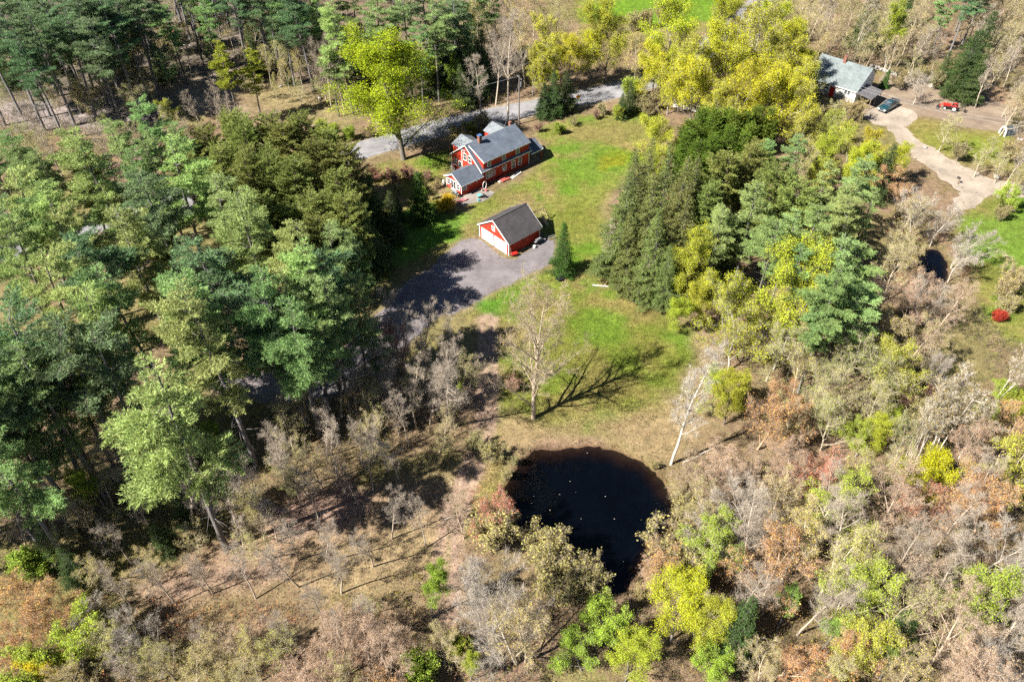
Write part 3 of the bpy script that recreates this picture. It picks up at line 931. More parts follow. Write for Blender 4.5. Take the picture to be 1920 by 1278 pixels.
bucket(gl(8.2, 7.2), M['grey'], 'grey metal pail in the shadow at the garage corner')
wb = empty('wheelbarrow', gl(7.9, .55), .4, 'small red wheelbarrow parked at the front corner of the garage', 'wheelbarrow')
mb = MB(); mb.prism([(-.45, -.3, .35), (.35, -.3, .3), (.6, -.3, .62), (-.55, -.3, .62)], (0, .6, 0)); mb.build('tray', M['red_paint'], wb)
mb = MB(); mb.cyl((.62, -.05, .2), (.62, .05, .2), .2, n=16); mb.build('wheel', M['tyre'], wb)
for y in (-.22, .22):
    mb = MB(); mb.bar((.62, y * .4, .2), (-1.0, y * 1.2, .6), .045); mb.build('handle', M['wood_pale'], wb)
    mb = MB(); mb.bar((-.35, y, .36), (-.4, y, 0), .04); mb.build('leg', M['dark'], wb)
plk = empty('lumber_board', gl(7.55, .12), 0, 'pale board leaning on the garage corner', 'board')
mb = MB(); mb.bar((.25, -.35, 0), (.02, -.08, 1.7), .14, .03); mb.build('board', M['wood_pale'], plk)
sk = empty('sawhorse', gl(8.7, 8.3), .5, 'grey sawhorse in the garage shadow on the lawn side', 'sawhorse')
mb = MB(); mb.bar((-.6, 0, .7), (.6, 0, .7), .1, .12); mb.build('beam', M['grey'], sk)
for x in (-.5, .5):
    for y in (-.28, .28):
        mb = MB(); mb.bar((x, 0, .68), (x * 1.1, y, 0), .06); mb.build('leg', M['grey'], sk)

# ---- things round the farmhouse
sheet('patio', np.array([hl(*p)[:2] for p in ((-6.6, -1.2), (-4.9, -.5), (-3.6, -.45), (-.6, -.5), (.1, -3.2), (-1.2, -3.9), (-3.2, -4.3), (-4.9, -3.4), (-6.9, -2.9))]), .016,
      M['patio'], 'grey stone patio along the front of the farmhouse ell', amp=.2)
dk = empty('step_platform', hl(4.3, -1.05), .72, 'low red painted step platform under the farmhouse windows', 'platform')
for k in range(6):
    mb = MB(); mb.box(-.95, .95, -.78 + k * .26, -.78 + k * .26 + .24, .22, .27); mb.build('plank', M['deck_red'], dk)
mb = MB(); mb.box(-.93, .93, -.76, .74, 0, .215); mb.build('skirt', M['deck_red'], dk)
mb = MB(); mb.box(-1.45, -.98, -.6, .1, 0, .16); mb.build('step', M['stone'], dk)
for k, (p, q, lab) in enumerate((((5.5, -1.95), (8.2, -1.45), 'long white plank lying on the grass beside the red platform, outer of two'),
                                 ((5.45, -1.55), (7.9, -1.0), 'long white plank lying on the grass beside the red platform, inner of two'))):
    pk = empty('plank', hl(*p), 0, lab, 'plank', 'white planks by the platform')
    a, b = Vector(hl(*p)), Vector(hl(*q)); d = b - a
    mb = MB(); mb.bar((0, 0, .06), (d.x, d.y, .2), .16, .06); mb.build('board', M['white'], pk)
    mb = MB(); mb.box(d.x * .8 - .1, d.x * .8 + .1, d.y * .8 - .1, d.y * .8 + .1, 0, .12); mb.build('support_block', M['wood'], pk)
# white hoop trellis with a planter of red flowers
tr = empty('garden_hoop', hl(-.35, -1.15), .72, 'white oval garden hoop standing by the farmhouse front wall', 'garden hoop')
mb = MB(); n = 28
for k in range(n):
    t0, t1 = 2 * math.pi * k / n, 2 * math.pi * (k + 1) / n
    mb.bar((math.sin(t0) * .42, 0, .75 - math.cos(t0) * .72), (math.sin(t1) * .42, 0, .75 - math.cos(t1) * .72), .07)
mb.build('hoop', M['white'], tr)
mb = MB(); mb.box(-.3, .3, -.12, .12, .0, .05); mb.build('foot', M['white'], tr)
def pot(loc, mat, label, r=.22, flower=None):
    p = empty('flower_pot', loc, 0, label, 'flower pot')
    mb = MB(); mb.cyl((0, 0, 0), (0, 0, .3), r * .7, r, 12); mb.build('pot', mat, p)
    mb = MB(); rg = random.Random(int(loc[0] * 100))
    for k in range(40):
        a = rg.uniform(0, 6.28); d = rg.uniform(0, r * 1.1); z = .3 + rg.uniform(0, .25)
        x, y = math.cos(a) * d, math.sin(a) * d
        mb.add([(x - .05, y, z), (x + .05, y + .03, z), (x, y + .06, z + .07)], [(0, 1, 2)])
    mb.build('plant', flower or M['deck_red'], p)
pot(hl(-.75, -2.0), M['pink'], 'pink flower pot below the white garden hoop', .26)
pot(hl(-1.2, -1.5), M['stone'], 'stone flower pot left of the white garden hoop', .22)
pot(hl(.5, -.8), M['deck_red'], 'terracotta flower pot by the triple window', .2)
for k, (a, b) in enumerate(((-2.2, -.75), (-2.9, -.8), (1.5, -.7), (2.6, -.75))):
    pot(hl(a, b), M['dark'], ['dark pot by the ell wall nearer the hoop', 'dark pot by the ell wall nearer the ell window',
        'dark pot under the triple window', 'dark pot between the triple window and red platform'][k], .2)
tb = empty('patio_table', hl(-3.0, -2.85), .3, 'small pale green table on the stone patio', 'table')
mb = MB(); mb.cyl((0, 0, .58), (0, 0, .63), .42, n=20); mb.build('table_top', M['teal'], tb)
mb = MB(); mb.cyl((0, 0, 0), (0, 0, .58), .05, n=8); mb.build('leg', M['dark'], tb)
mb = MB(); mb.cyl((0, 0, 0), (0, 0, .04), .24, n=14); mb.build('base', M['dark'], tb)
def chair(loc, rz, mat, label):
    c = empty('patio_chair', loc, rz, label, 'chair')
    mb = MB(); mb.box(-.25, .25, -.25, .25, .4, .45); mb.build('seat', mat, c)
    mb = MB(); mb.box(-.25, .25, .2, .25, .46, .95); mb.build('backrest', mat, c)
    for x in (-.22, .22):
        for y in (-.22, .22):
            mb = MB(); mb.box(x - .025, x + .025, y - .025, y + .025, 0, .4); mb.build('leg', M['dark'], c)
chair(hl(-2.3, -3.5), 2.2, M['dark'], 'dark patio chair beside the pale green table')
def kayak(loc, rz, mat, label, L=2.9, w=.62):
    k = empty('kayak', loc, rz, label, 'kayak')
    n = 12; vs = []; fs = []
    for i in range(n + 1):
        t = i / n * 2 - 1; ww = w / 2 * (1 - abs(t) ** 2.2) + .015; zt = .3 + .1 * t * t; zb = .02 + .16 * abs(t) ** 3
        vs += [(t * L / 2, -ww, zt - .06), (t * L / 2, -ww * .6, zb), (t * L / 2, ww * .6, zb), (t * L / 2, ww, zt - .06), (t * L / 2, ww * .5, zt), (t * L / 2, -ww * .5, zt)]
    for i in range(n):
        for j in range(6):
            a = i * 6 + j; b = i * 6 + (j + 1) % 6
            fs.append((a, b, b + 6, a + 6))
    fs += [tuple(range(6)), tuple(range(n * 6 + 5, n * 6 - 1, -1))]
    mb = MB(); mb.add(vs, fs); mb.build('hull', mat, k)
    mb = MB(); m = 14
    for i in range(m):
        t0, t1 = 2 * math.pi * i / m, 2 * math.pi * (i + 1) / m
        mb.bar((math.cos(t0) * .42, math.sin(t0) * .2, .33), (math.cos(t1) * .42, math.sin(t1) * .2, .33), .05)
    mb.build('cockpit_rim', M['black'], k)
kayak(hl(-6.0, -1.7), .72 - .25, M['pink'], 'faded pink kayak lying on the patio beside the forsythia', 2.2)
kayak((*at2(324, 62), 0), .25, plain('orange_plastic', (.75, .13, .02), .5, .1, 4), 'bright orange kayak on the woodland floor far behind the pines', 3.0, .8)
bucket(hl(-3.75, -3.55), M['teal'], 'teal bucket at the edge of the patio lawn', .2, .35)
def propane(loc, label, h=1.1, r=.28, mat='white'):
    p = empty('barrel', loc, 0, label, 'barrel')
    mb = MB(); mb.cyl((0, 0, .08), (0, 0, h), r, n=16); mb.build('body', M[mat], p, .04)
    mb = MB(); mb.cyl((0, 0, 0), (0, 0, .08), r * .8, n=16); mb.build('foot_ring', M['grey'], p)
    mb = MB(); mb.cyl((0, 0, h), (0, 0, h + .12), .09, n=10); mb.build('valve', M['grey'], p)
propane(hl(-.6, 8.0), 'pale upright tank by the rear corner of the farmhouse gable')
propane(hl(-1.2, 6.6), 'grey upright tank by the sunny farmhouse gable wall', 1.0, .25, 'grey')
propane(hl(-5.0, 4.9), 'white tank beside the corner of the farmhouse ell', .9, .25)
grill(hl(-5.9, .3), .72 - 1.57, 'small dark barbecue grill in front of the ell gable door')
wr = empty('garden_wreath', hl(-5.05, 3.0, 1.55), .72, 'round red wreath hanging on the ell gable wall', 'wreath')
wr.location = hl(-5.12, 2.65, 0.0)
mb = MB()
for k in range(18):
    t0, t1 = 2 * math.pi * k / 18, 2 * math.pi * (k + 1) / 18
    mb.bar((0, math.cos(t0) * .3, .95 + math.sin(t0) * .3), (0, math.cos(t1) * .3, .95 + math.sin(t1) * .3), .12)
mb.build('ring', M['deck_red'], wr)

# ---- lawn things
ub = empty('utility_box', (*at2(1190, 562), 0), .3, 'squat green utility cabinet at the lawn edge below the spruces', 'utility box')
mb = MB(); mb.box(-.42, .42, -.36, .36, .08, .75); mb.build('cabinet', M['green_box'], ub, .04)
mb = MB(); mb.box(-.48, .48, -.42, .42, .0, .08); mb.build('plinth', M['stone'], ub)
mb = MB(); mb.prism([(-.45, -.4, .76), (-.45, .4, .76), (-.45, .4, .86), (-.45, -.4, .8)], (.9, 0, 0)); mb.build('lid', M['green_box'], ub)
fb = empty('fire_bowl', (*at2(1049, 526), 0), 0, 'black fire bowl on the grass below the lone fir', 'fire bowl')
mb = MB()
mb.cyl((0, 0, .3), (0, 0, .55), .3, .62, 16); mb.build('bowl', M['black'], fb)
for k in range(3):
    a = k * 2.09
    mb = MB(); mb.bar((.28 * math.cos(a), .28 * math.sin(a), .36), (.5 * math.cos(a), .5 * math.sin(a), 0), .05); mb.build('leg', M['black'], fb)
mb = MB(); mb.cyl((0, 0, .55), (0, 0, .58), .66, n=16); mb.build('rim', M['black'], fb)

def log(u0, v0, u1, v1, r, label, mat='log'):
    a, b = Vector(at(u0, v0)), Vector(at(u1, v1))
    o = empty('fallen_log', a, 0, label, 'log')
    d = b - a; mb = MB(); n = 6; rg = random.Random(int(u0 + v0)); pts = []
    for k in range(n + 1):
        t = k / n; pts.append(Vector((d.x * t + rg.uniform(-.12, .12), d.y * t + rg.uniform(-.12, .12), r * (1 - .5 * t) + .02)))
    for k in range(n):
        mb.cyl(pts[k], pts[k + 1], r * (1 - .6 * k / n), r * (1 - .6 * (k + 1) / n), 7)
    mb.build('stem', M[mat], o)
    mb = MB()
    for k in range(4):
        p = pts[2 + k % 4]; q = p + Vector((rg.uniform(-.9, .9), rg.uniform(-.9, .9), rg.uniform(.1, .4)))
        mb.cyl(p, q, r * .3, r * .1, 5)
    mb.build('branch_stub', M[mat], o)
log(1112, 536, 1188, 543, .16, 'pale fallen log on the lawn edge below the spruces')
log(1280, 868, 1345, 838, .12, 'thin fallen log beside the leaning pale tree at the pond')
log(342, 86, 358, 87, .2, 'short pale log on the ground far behind the pines')
log(835, 975, 850, 968, .1, 'small log beside the dirt track')
log(1500, 905, 1590, 855, .16, 'long pale fallen trunk among the red maples')
log(1650, 845, 1705, 877, .14, 'pale fallen birch trunk beside the bright yellow tree')
log(1720, 785, 1760, 770, .14, 'short pale broken trunk in the brown clearing at the right')
log(1815, 800, 1880, 842, .14, 'pale fallen trunk lying across the birches at the right')
log(590, 965, 615, 955, .09, 'thin dead branch on the pink leaf carpet')

# ---- neighbour's white house, carport, truck, tractor, hoop house
NB = empty('white_house', (72.2, 157.2, 0), math.radians(138), 'white house with pale slate roof and open carport, top right', 'house')
# local x runs away to the left along the front, local y points to the camera side (negative = back)
NL, NF, NRr = 11.0, 5.3, 3.2
mb = MB()
mb.prism([(0, 0, 0), (0, -NF - NRr, 0), (0, -NF - NRr, 4.0), (0, -NF, 5.8), (0, 0, 2.75)], (.18, 0, 0))
mb.prism([(NL, 0, 0), (NL, -NF - NRr, 0), (NL, -NF - NRr, 4.0), (NL, -NF, 5.8), (NL, 0, 2.75)], (.18, 0, 0))
mb.box(.18, NL, -.18, 0, 0, 2.75); mb.box(.18, NL, -NF - NRr, -NF - NRr + .18, 0, 4.0)
mb.build('wall', M['white_siding'], NB)
mb = MB(); slope(mb, 'x', (.35, 2.6), (-NF, 5.88), -.25, NL + .25, .1); slope(mb, 'x', (-NF - NRr - .3, 3.85), (-NF, 5.88), -.25, NL + .25, .1)
nr = mb.build('roof', M['shingle_pale'], NB)
mb = MB(); mb.box(-.25, NL + .25, .36, .41, 2.52, 2.7); mb.build('trim', M['white'], nr)
mb = MB(); mb.box(5.6, 6.2, -NF + .1, -NF + .7, 5.4, 7.0); mb.box(5.55, 6.25, -NF + .05, -NF + .75, 7.0, 7.1); mb.build('chimney', M['brick'], NB)
mb = MB(); mb.box(.25, NL, .005, .09, 0, .95); mb.build('stone_base', M['stone'], NB)
window(NB, 'back', 0, 1.9, 1.45, 1.25, .75, lights=2, rail=False)
window(NB, 'back', 0, 6.5, 1.3, .9, 1.1); window(NB, 'back', 0, 9.0, 1.3, .9, 1.1)
mb = MB(); fbox(mb, face_map('back', 0), 4.6, 5.6, .09, .15, 0, 2.05); d = mb.build('door', M['red_paint'], NB)
mb = MB(); fbox(mb, face_map('back', 0), 4.7, 4.76, .15, .2, .95, 1.1); mb.build('handle', M['grey'], d)
mb = MB(); mb.prism([(-3.6, .6, 2.15), (-.02, .6, 2.6), (-.02, .6, 2.7), (-3.6, .6, 2.25)], (0, -5.6, 0)); cpr = mb.build('carport_roof', plain('carport_felt', (.10, .095, .10), .85, .3, 2), NB)
for y in (.45, -2.2, -4.85):
    mb = MB(); mb.box(-3.5, -3.38, y - .06, y + .06, 0, 2.16); mb.build('carport_post', M['wood'], NB)
mb = MB(); mb.box(-3.55, -3.33, -5.0, .6, 2.02, 2.14); mb.build('carport_beam', M['wood'], NB)

def wheel(parent, x, y, r, w, rimmat='rim'):
    mb = MB(); mb.cyl((x, y - w / 2, r), (x, y + w / 2, r), r, n=18); o = mb.build('wheel', M['tyre'], parent)
    mb = MB(); mb.cyl((x, y - w / 2 - .015, r), (x, y + w / 2 + .015, r), r * .58, n=14); mb.build('rim', M[rimmat], o)
TK = empty('pickup_truck', (78.7, 154.95, 0), math.atan2(-3.7, -4.3), 'dark teal pickup truck parked on gravel beside the carport', 'truck')
prof = [(-2.75, .5), (-2.75, 1.15), (-.75, 1.18), (.95, 1.14), (1.1, 1.12), (2.6, .98), (2.78, .8), (2.78, .48), (2.35, .42), (-2.4, .42)]
mb = MB(); mb.prism([(x, -.92, z) for x, z in prof], (0, 1.84, 0)); body = mb.build('body', M['truck_paint'], TK, .05)
mb = MB()
low = [(-.72, -.88, 1.17), (1.1, -.88, 1.13), (1.1, .88, 1.13), (-.72, .88, 1.17)]; top = [(-.58, -.7, 1.78), (.45, -.7, 1.8), (.45, .7, 1.8), (-.58, .7, 1.78)]
mb.add(low + top, [(3, 2, 1, 0), (4, 5, 6, 7), (0, 1, 5, 4), (1, 2, 6, 5), (2, 3, 7, 6), (3, 0, 4, 7)]); cab = mb.build('cab', M['truck_paint'], TK, .04)
def quad_on(pts, off):
    a, b, c, d = [Vector(p) for p in pts]; n = (b - a).cross(d - a).normalized() * off
    return [a + n, b + n, c + n, d + n]
def lerp4(q, u0, u1, v0, v1):
    a, b, c, d = [Vector(p) for p in q]
    f = lambda u, v: (a * (1 - u) + b * u) * (1 - v) + (d * (1 - u) + c * u) * v
    return [f(u0, v0), f(u1, v0), f(u1, v1), f(u0, v1)]
def glasspane(name, q, u0, u1, v0, v1, par):
    p = quad_on(lerp4(q, u0, u1, v0, v1), .012); nrm = (p[1] - p[0]).cross(p[3] - p[0]).normalized() * .012
    mb = MB(); mb.prism(p, nrm); return mb.build(name, M['glass'], par)
glasspane('windscreen', [low[1], low[2], top[2], top[1]], .06, .94, .08, .92, cab)
glasspane('rear_window', [low[3], low[0], top[0], top[3]], .1, .9, .15, .9, cab)
for q in ([low[0], low[1], top[1], top[0]], [low[2], low[3], top[3], top[2]]):
    glasspane('side_window', q, .08, .46, .12, .9, cab); glasspane('side_window', q, .52, .88, .12, .9, cab)
mb = MB(); mb.box(-2.68, -.82, -.74, .74, 1.185, 1.2); mb.build('bed_liner', M['black'], TK)
mb = MB(); mb.box(-2.76, -.78, -.92, -.76, 1.18, 1.27); mb.box(-2.76, -.78, .76, .92, 1.18, 1.27); mb.box(-2.76, -2.68, -.76, .76, 1.18, 1.27); mb.build('bed_rail', M['truck_paint'], TK)
for y in (-.66, .66):
    mb = MB(); mb.box(2.74, 2.8, y - .2, y + .2, .68, .84); mb.build('headlight', M['white'], TK)
    mb = MB(); mb.box(-2.79, -2.74, y * 1.25 - .07, y * 1.25 + .07, .75, 1.05); mb.build('tail_light', M['red_paint'], TK)
mb = MB(); mb.box(2.76, 2.9, -.9, .9, .45, .64); mb.build('bumper', M['grey'], TK, .02)
mb = MB(); mb.box(-2.88, -2.76, -.9, .9, .45, .62); mb.build('bumper', M['grey'], TK, .02)
mb = MB(); mb.box(2.765, 2.8, -.42, .42, .66, .86); mb.build('grille', M['dark'], TK)
for x in (1.75, -1.75):
    for y in (-.84, .84): wheel(TK, x, y, .39, .26, 'grey')

TR = empty('tractor', (91.6, 154.4, 0), math.atan2(1.8, -3.4), 'small red tractor with pale wheels standing in the dirt yard', 'tractor')
mb = MB(); mb.prism([(.15, -.28, .75), (1.55, -.28, .72), (1.6, -.28, 1.05), (1.45, -.28, 1.2), (.15, -.28, 1.28)], (0, .56, 0)); hd = mb.build('hood', M['red_paint'], TR, .04)
mb = MB(); mb.box(1.6, 1.64, -.22, .22, .75, 1.1); mb.build('grille', M['dark'], hd)
mb = MB(); mb.box(-1.0, 1.4, -.2, .2, .45, .76); mb.build('chassis', M['dark'], TR)
for y in (-.62, .62):
    mb = MB(); mb.prism([(-1.2, y - .2, 1.0), (-.9, y - .2, 1.28), (-.3, y - .2, 1.28), (-.02, y - .2, .95), (-.3, y - .2, 1.2), (-.9, y - .2, 1.2)], (0, .4, 0)); mb.build('fender', M['red_paint'], TR)
    wheel(TR, -.62, y, .6, .34); wheel(TR, 1.15, y * .85, .36, .22)
mb = MB(); mb.box(-.75, -.3, -.25, .25, .9, 1.0); mb.box(-.85, -.75, -.25, .25, .95, 1.4); mb.build('seat', M['black'], TR, .03)
mb = MB(); mb.bar((.1, 0, 1.2), (-.1, 0, 1.45), .05)
for k in range(12):
    t0, t1 = 2 * math.pi * k / 12, 2 * math.pi * (k + 1) / 12
    mb.bar((-.12 + .06 * math.cos(t0), .19 * math.sin(t0), 1.45 + .18 * math.cos(t0) * .5), (-.12 + .06 * math.cos(t1), .19 * math.sin(t1), 1.45 + .18 * math.cos(t1) * .5), .035)
mb.build('steering_wheel', M['dark'], TR)
mb = MB(); mb.cyl((1.0, .15, 1.2), (1.0, .15, 1.85), .035, n=8); mb.build('exhaust', M['dark'], TR)
mb = MB(); mb.bar((-.95, -.5, .4), (-.95, -.5, 2.1), .07); mb.bar((-.95, .5, .4), (-.95, .5, 2.1), .07); mb.bar((-.95, -.5, 2.1), (-.95, .5, 2.1), .07); mb.build('roll_bar', M['dark'], TR)
for y in (-.36, .36):
    mb = MB(); mb.bar((.2, y, .95), (1.7, y, 1.15), .08, .12); mb.bar((1.7, y, 1.15), (2.25, y, .4), .08, .12); mb.build('loader_arm', M['red_paint'], TR)
mb = MB(); mb.prism([(2.2, -.75, .1), (2.75, -.75, .05), (2.35, -.75, .6)], (0, 1.5, 0)); mb.build('loader_bucket', M['dark'], TR)
mb = MB()
mb.bar((-1.1, 0, .5), (-1.9, 0, .9), .12); mb.bar((-1.9, 0, .9), (-2.3, 0, 1.7), .12); mb.bar((-2.3, 0, 1.7), (-2.7, 0, .6), .1); mb.box(-2.9, -2.5, -.2, .2, .25, .6)
mb.build('backhoe_arm', M['dark'], TR)

hx, hy, _ = at(1878, 253)
HH = empty('hoop_house', (hx, hy, 0), math.radians(12), 'small white arched hoop house at the right edge by the woods', 'greenhouse')
HH.scale = (.72, .8, .8)
def arch(x, w, h, t=.07, n=14):
    mb = MB()
    for k in range(n):
        a0, a1 = math.pi * k / n, math.pi * (k + 1) / n
        mb.bar((x, math.cos(a0) * w, math.sin(a0) ** .8 * h), (x, math.cos(a1) * w, math.sin(a1) ** .8 * h), t, .35 if x == 0 else t)
    return mb
arch(0, .95, 2.2, .3).build('door_arch', M['white'], HH)
for x in (1.2, 2.4, 3.6): arch(x, .95, 2.2).build('rib', M['grey'], HH)
mb = MB(); vs = []; fs = []; n = 14
for x in (.2, 3.6):
    for k in range(n + 1):
        a = math.pi * k / n; vs.append((x, math.cos(a) * .93, max(0.0, math.sin(a)) ** .8 * 2.17))
for k in range(n): fs.append((k, k + 1, k + n + 2, k + n + 1))
mb.add(vs, fs); mb.build('cover', plain('dark_shade_cloth', (.06, .075, .085), .7, .3, 3), HH)

mx_, my_, _ = at(1795, 345)
MBX = empty('mailbox', (mx_, my_, 0), 2.2, 'dark mailbox on a post beside the pale gravel drive', 'mailbox')
mb = MB(); mb.box(-.07, .07, -.07, .07, 0, 1.1); mb.build('post', M['wood'], MBX)
mb = MB(); mb.bar((-.1, 0, 1.05), (.5, 0, 1.05), .09); mb.build('arm', M['wood'], MBX)
mb = MB(); mb.prism([(-.15, -.14, 1.1), (-.15, .14, 1.1), (-.15, .14, 1.28), (-.15, .07, 1.38), (-.15, -.07, 1.38), (-.15, -.14, 1.28)], (.62, 0, 0)); bxo = mb.build('box', M['black'], MBX)
mb = MB(); mb.box(.2, .24, -.17, -.145, 1.2, 1.42); mb.build('flag', M['red_paint'], bxo)

def boulder_mesh(seed, n=2):
    rg = np.random.RandomState(seed)
    bm = bmesh.new(); bmesh.ops.create_icosphere(bm, subdivisions=2, radius=1)
    off = rg.uniform(0, 50, 3)
    for v in bm.verts:
        p = np.array(v.co)
        k = 1 + .28 * math.sin(p[0] * 2.3 + off[0]) * math.cos(p[1] * 2.7 + off[1]) + .2 * math.sin(p[2] * 3.1 + off[2])
        v.co = Vector((p[0] * k, p[1] * k * .8, (p[2] * k * .62)))
    me = bpy.data.meshes.new('boulder'); bm.to_mesh(me); bm.free(); me.materials.append(M['stone'])
    return me
BOULD = [boulder_mesh(s) for s in range(5)]
SW = empty('stone_wall', (*at2(1665, 138), 0), 0, 'low dry stone retaining wall behind the white house yard', 'wall')
rg = random.Random(4); a, b = Vector(at(1632, 127)), Vector(at(1694, 147)); base = Vector(SW.location)
for k in range(34):
    t = (k % 17) / 16; p = a + (b - a) * t + Vector((rg.uniform(-.2, .2), rg.uniform(-.3, .3), .22 + .36 * (k // 17))) - base
    o = link('stone', BOULD[k % 5], SW); o.location = p; s = rg.uniform(.32, .52); o.scale = (s, s, s * .8); o.rotation_euler = (0, 0, rg.uniform(0, 6))
for u, v, s, lab in ((1747, 162, .8, 'pale boulder in the grass behind the tractor yard'), (1733, 157, .45, 'small boulder left of the pale boulder behind the yard'),
                     (1868, 333, .55, 'grey boulder at the upper edge of the gravel drive end'), (1735, 278, .4, 'small boulder at the upper corner of the gravel drive'),
                     (1912, 262, .45, 'brown boulder at the right edge below the hoop house'), (600, 186, .5, 'grey boulder among the tan grass behind the road'),
                     (526, 163, .4, 'small stone under the tall pines behind the road')):
    o = link('boulder', BOULD[int(u) % 5]); o.location = (*at2(u, v), s * .3); o.scale = (s, s, s); o.rotation_euler = (0, 0, u)
    tag(o, lab, 'boulder')

# ---- utility poles, wires, road sign
def pole(u, v, h, label, transformer=False, arm=True, rz=.4):
    x, y, _ = at(u, v)
    p = empty('utility_pole', (x, y, 0), rz, label, 'utility pole')
    mb = MB(); mb.cyl((0, 0, 0), (0, 0, h), .16, .11, 10); mb.build('post', M['pole_wood'], p)
    if arm:
        mb = MB(); mb.bar((0, -1.2, h - .5), (0, 1.2, h - .5), .12, .14); ar = mb.build('crossarm', M['pole_wood'], p)
        for k, y_ in enumerate((-1.1, -.5, .5, 1.1)):
            mb = MB(); mb.cyl((0, y_, h - .43), (0, y_, h - .22), .06, .035, 8); mb.build('insulator', M['grey'], ar)
    if transformer:
        mb = MB(); mb.cyl((.34, 0, h - 2.4), (.34, 0, h - 1.4), .24, n=14); mb.build('transformer', M['grey'], p, .02)
        mb = MB(); mb.bar((0, 0, h - 1.9), (.2, 0, h - 1.9), .1); mb.build('bracket', M['dark'], p)
    return Vector((x, y, h))
p1 = pole(973, 233, 10.4, 'weathered utility pole with grey transformer behind the farmhouse', True)
p2 = pole(-420, 520, 10.4, 'utility pole outside the left edge along the road')
p3 = pole(1990, 330, 10.0, 'utility pole outside the right edge beyond the gravel drive')
def wire(a, b, sag, label, off=(0, 0, 0), r=.022, cat='wire'):
    a, b = Vector(a) + Vector(off), Vector(b) + Vector(off)
    mb = MB(); n = 18; pts = [a.lerp(b, k / n) - Vector((0, 0, sag * 4 * (k / n) * (1 - k / n))) for k in range(n + 1)]
    for k in range(n): mb.cyl(pts[k] - a, pts[k + 1] - a, r, n=4)
    o = mb.build('power_line', M['wire']); o.location = a
    tag(o, label, cat)
# the line along the road and the service drop towards the white house
nbp = Vector((72.0, 157.0, 4.2))
wire(p1 + Vector((0, 0, -.25)), p2 + Vector((0, 0, -.25)), 2.2, 'thin power line running left along the road from the pole')
wire(nbp, p3 + Vector((0, 0, -.3)), 1.6, 'thin upper power line from the white house to the right edge')
wire(nbp + Vector((0, 0, -.6)), p3 + Vector((0, 0, -1.0)), 1.6, 'thin lower power line from the white house to the right edge')
wire(p1 + Vector((0, .4, -1.4)), Vector(hl(9.5, 5.0, 6.1)), .5, 'short service wire from the pole to the farmhouse roof', r=.02)
sg = empty('road_sign', (*at2(1083, 196), 0), .25, 'orange diamond road sign beside the road near dark hemlock', 'sign')
mb = MB(); mb.box(-.04, .04, -.03, .03, 0, 2.4); mb.build('post', M['grey'], sg)
mb = MB(); mb.prism([(-.55, -.05, 1.75), (0, -.05, 1.2), (.55, -.05, 1.75), (0, -.05, 2.3)], (0, .02, 0)); mb.build('panel', M['orange'], sg)

# ---- pale buildings glimpsed through the trees
def cottage(name, u, v, rz, L, Wd, e, r, wall, roofm, label):
    x, y, _ = at(u, v)
    h = empty(name, (x, y, 0), rz, label, 'building')
    mb = MB()
    for xx in (0, L - .15): mb.prism([(xx, 0, 0), (xx, Wd, 0), (xx, Wd, e), (xx, Wd / 2, r), (xx, 0, e)], (.15, 0, 0))
    mb.box(.15, L - .15, 0, .15, 0, e); mb.box(.15, L - .15, Wd - .15, Wd, 0, e); mb.build('wall', M[wall], h)
    mb = MB(); slope(mb, 'x', (-.3, e - .15), (Wd / 2, r), -.3, L + .3, .1); slope(mb, 'x', (Wd + .3, e - .15), (Wd / 2, r), -.3, L + .3, .1); mb.build('roof', M[roofm], h)
    for k in range(3):
        window(h, 'front', 0, L * (k + .5) / 3, .9, .9, 1.2)
    mb = MB(); fbox(mb, face_map('left', 0), Wd * .4, Wd * .4 + .95, 0, .05, 0, 2.0); mb.build('door', M['dark'], h)
cottage('white_shed', 1262, 200, math.radians(-30), 5.5, 4.0, 2.5, 4.0, 'white_siding', 'shingle_pale', 'white shed half hidden behind the yellow maples by the lawn corner')
cottage('white_barn', 1560, -6, math.radians(-15), 9, 6, 3.2, 5.4, 'white_siding', 'metal_roof', 'white building at the top edge behind tall birches')
tl = empty('boat_trailer', (*at2(1482, 214), 0), .3, 'pale tubular trailer frame under the yellow trees', 'trailer')
mb = MB()
for y in (-.8, .8): mb.bar((-2, y, .55), (1.4, y, .55), .09)
mb.bar((1.4, .8, .55), (2.6, 0, .5), .09); mb.bar((1.4, -.8, .55), (2.6, 0, .5), .09)
for x in (-1.9, -.8, .4, 1.4): mb.bar((x, -.8, .55), (x, .8, .55), .08)
mb.build('frame', M['white'], tl)
for y in (-.95, .95): wheel(tl, -.5, y, .3, .18, 'grey')

# ------------------------------------------------------------------ plants: meshes grown once, then copied
def unit(a):
    return a / np.maximum(np.linalg.norm(a, axis=-1, keepdims=True), 1e-9)

def tubes(P0, P1, R0, R1, k=5):
    """separate tapered tubes, one for each segment"""
    P0 = np.asarray(P0, float); P1 = np.asarray(P1, float); n = len(P0)
    d = unit(P1 - P0)
    ref = np.where(np.abs(d[:, 2:3]) > .9, np.array([[1., 0, 0]]), np.array([[0, 0, 1.]]))
    u = unit(np.cross(d, ref)); w = np.cross(d, u)
    ang = np.arange(k) * 2 * np.pi / k
    ring = u[:, None, :] * np.cos(ang)[None, :, None] + w[:, None, :] * np.sin(ang)[None, :, None]
    V = np.concatenate([P0[:, None] + ring * np.asarray(R0)[:, None, None], P1[:, None] + ring * np.asarray(R1)[:, None, None]], 1).reshape(-1, 3)
    i = np.arange(k); j = (i + 1) % k
    q = np.stack([i, j, j + k, i + k], 1)[None] + (np.arange(n) * 2 * k)[:, None, None]
    return V, q.reshape(-1, 4)

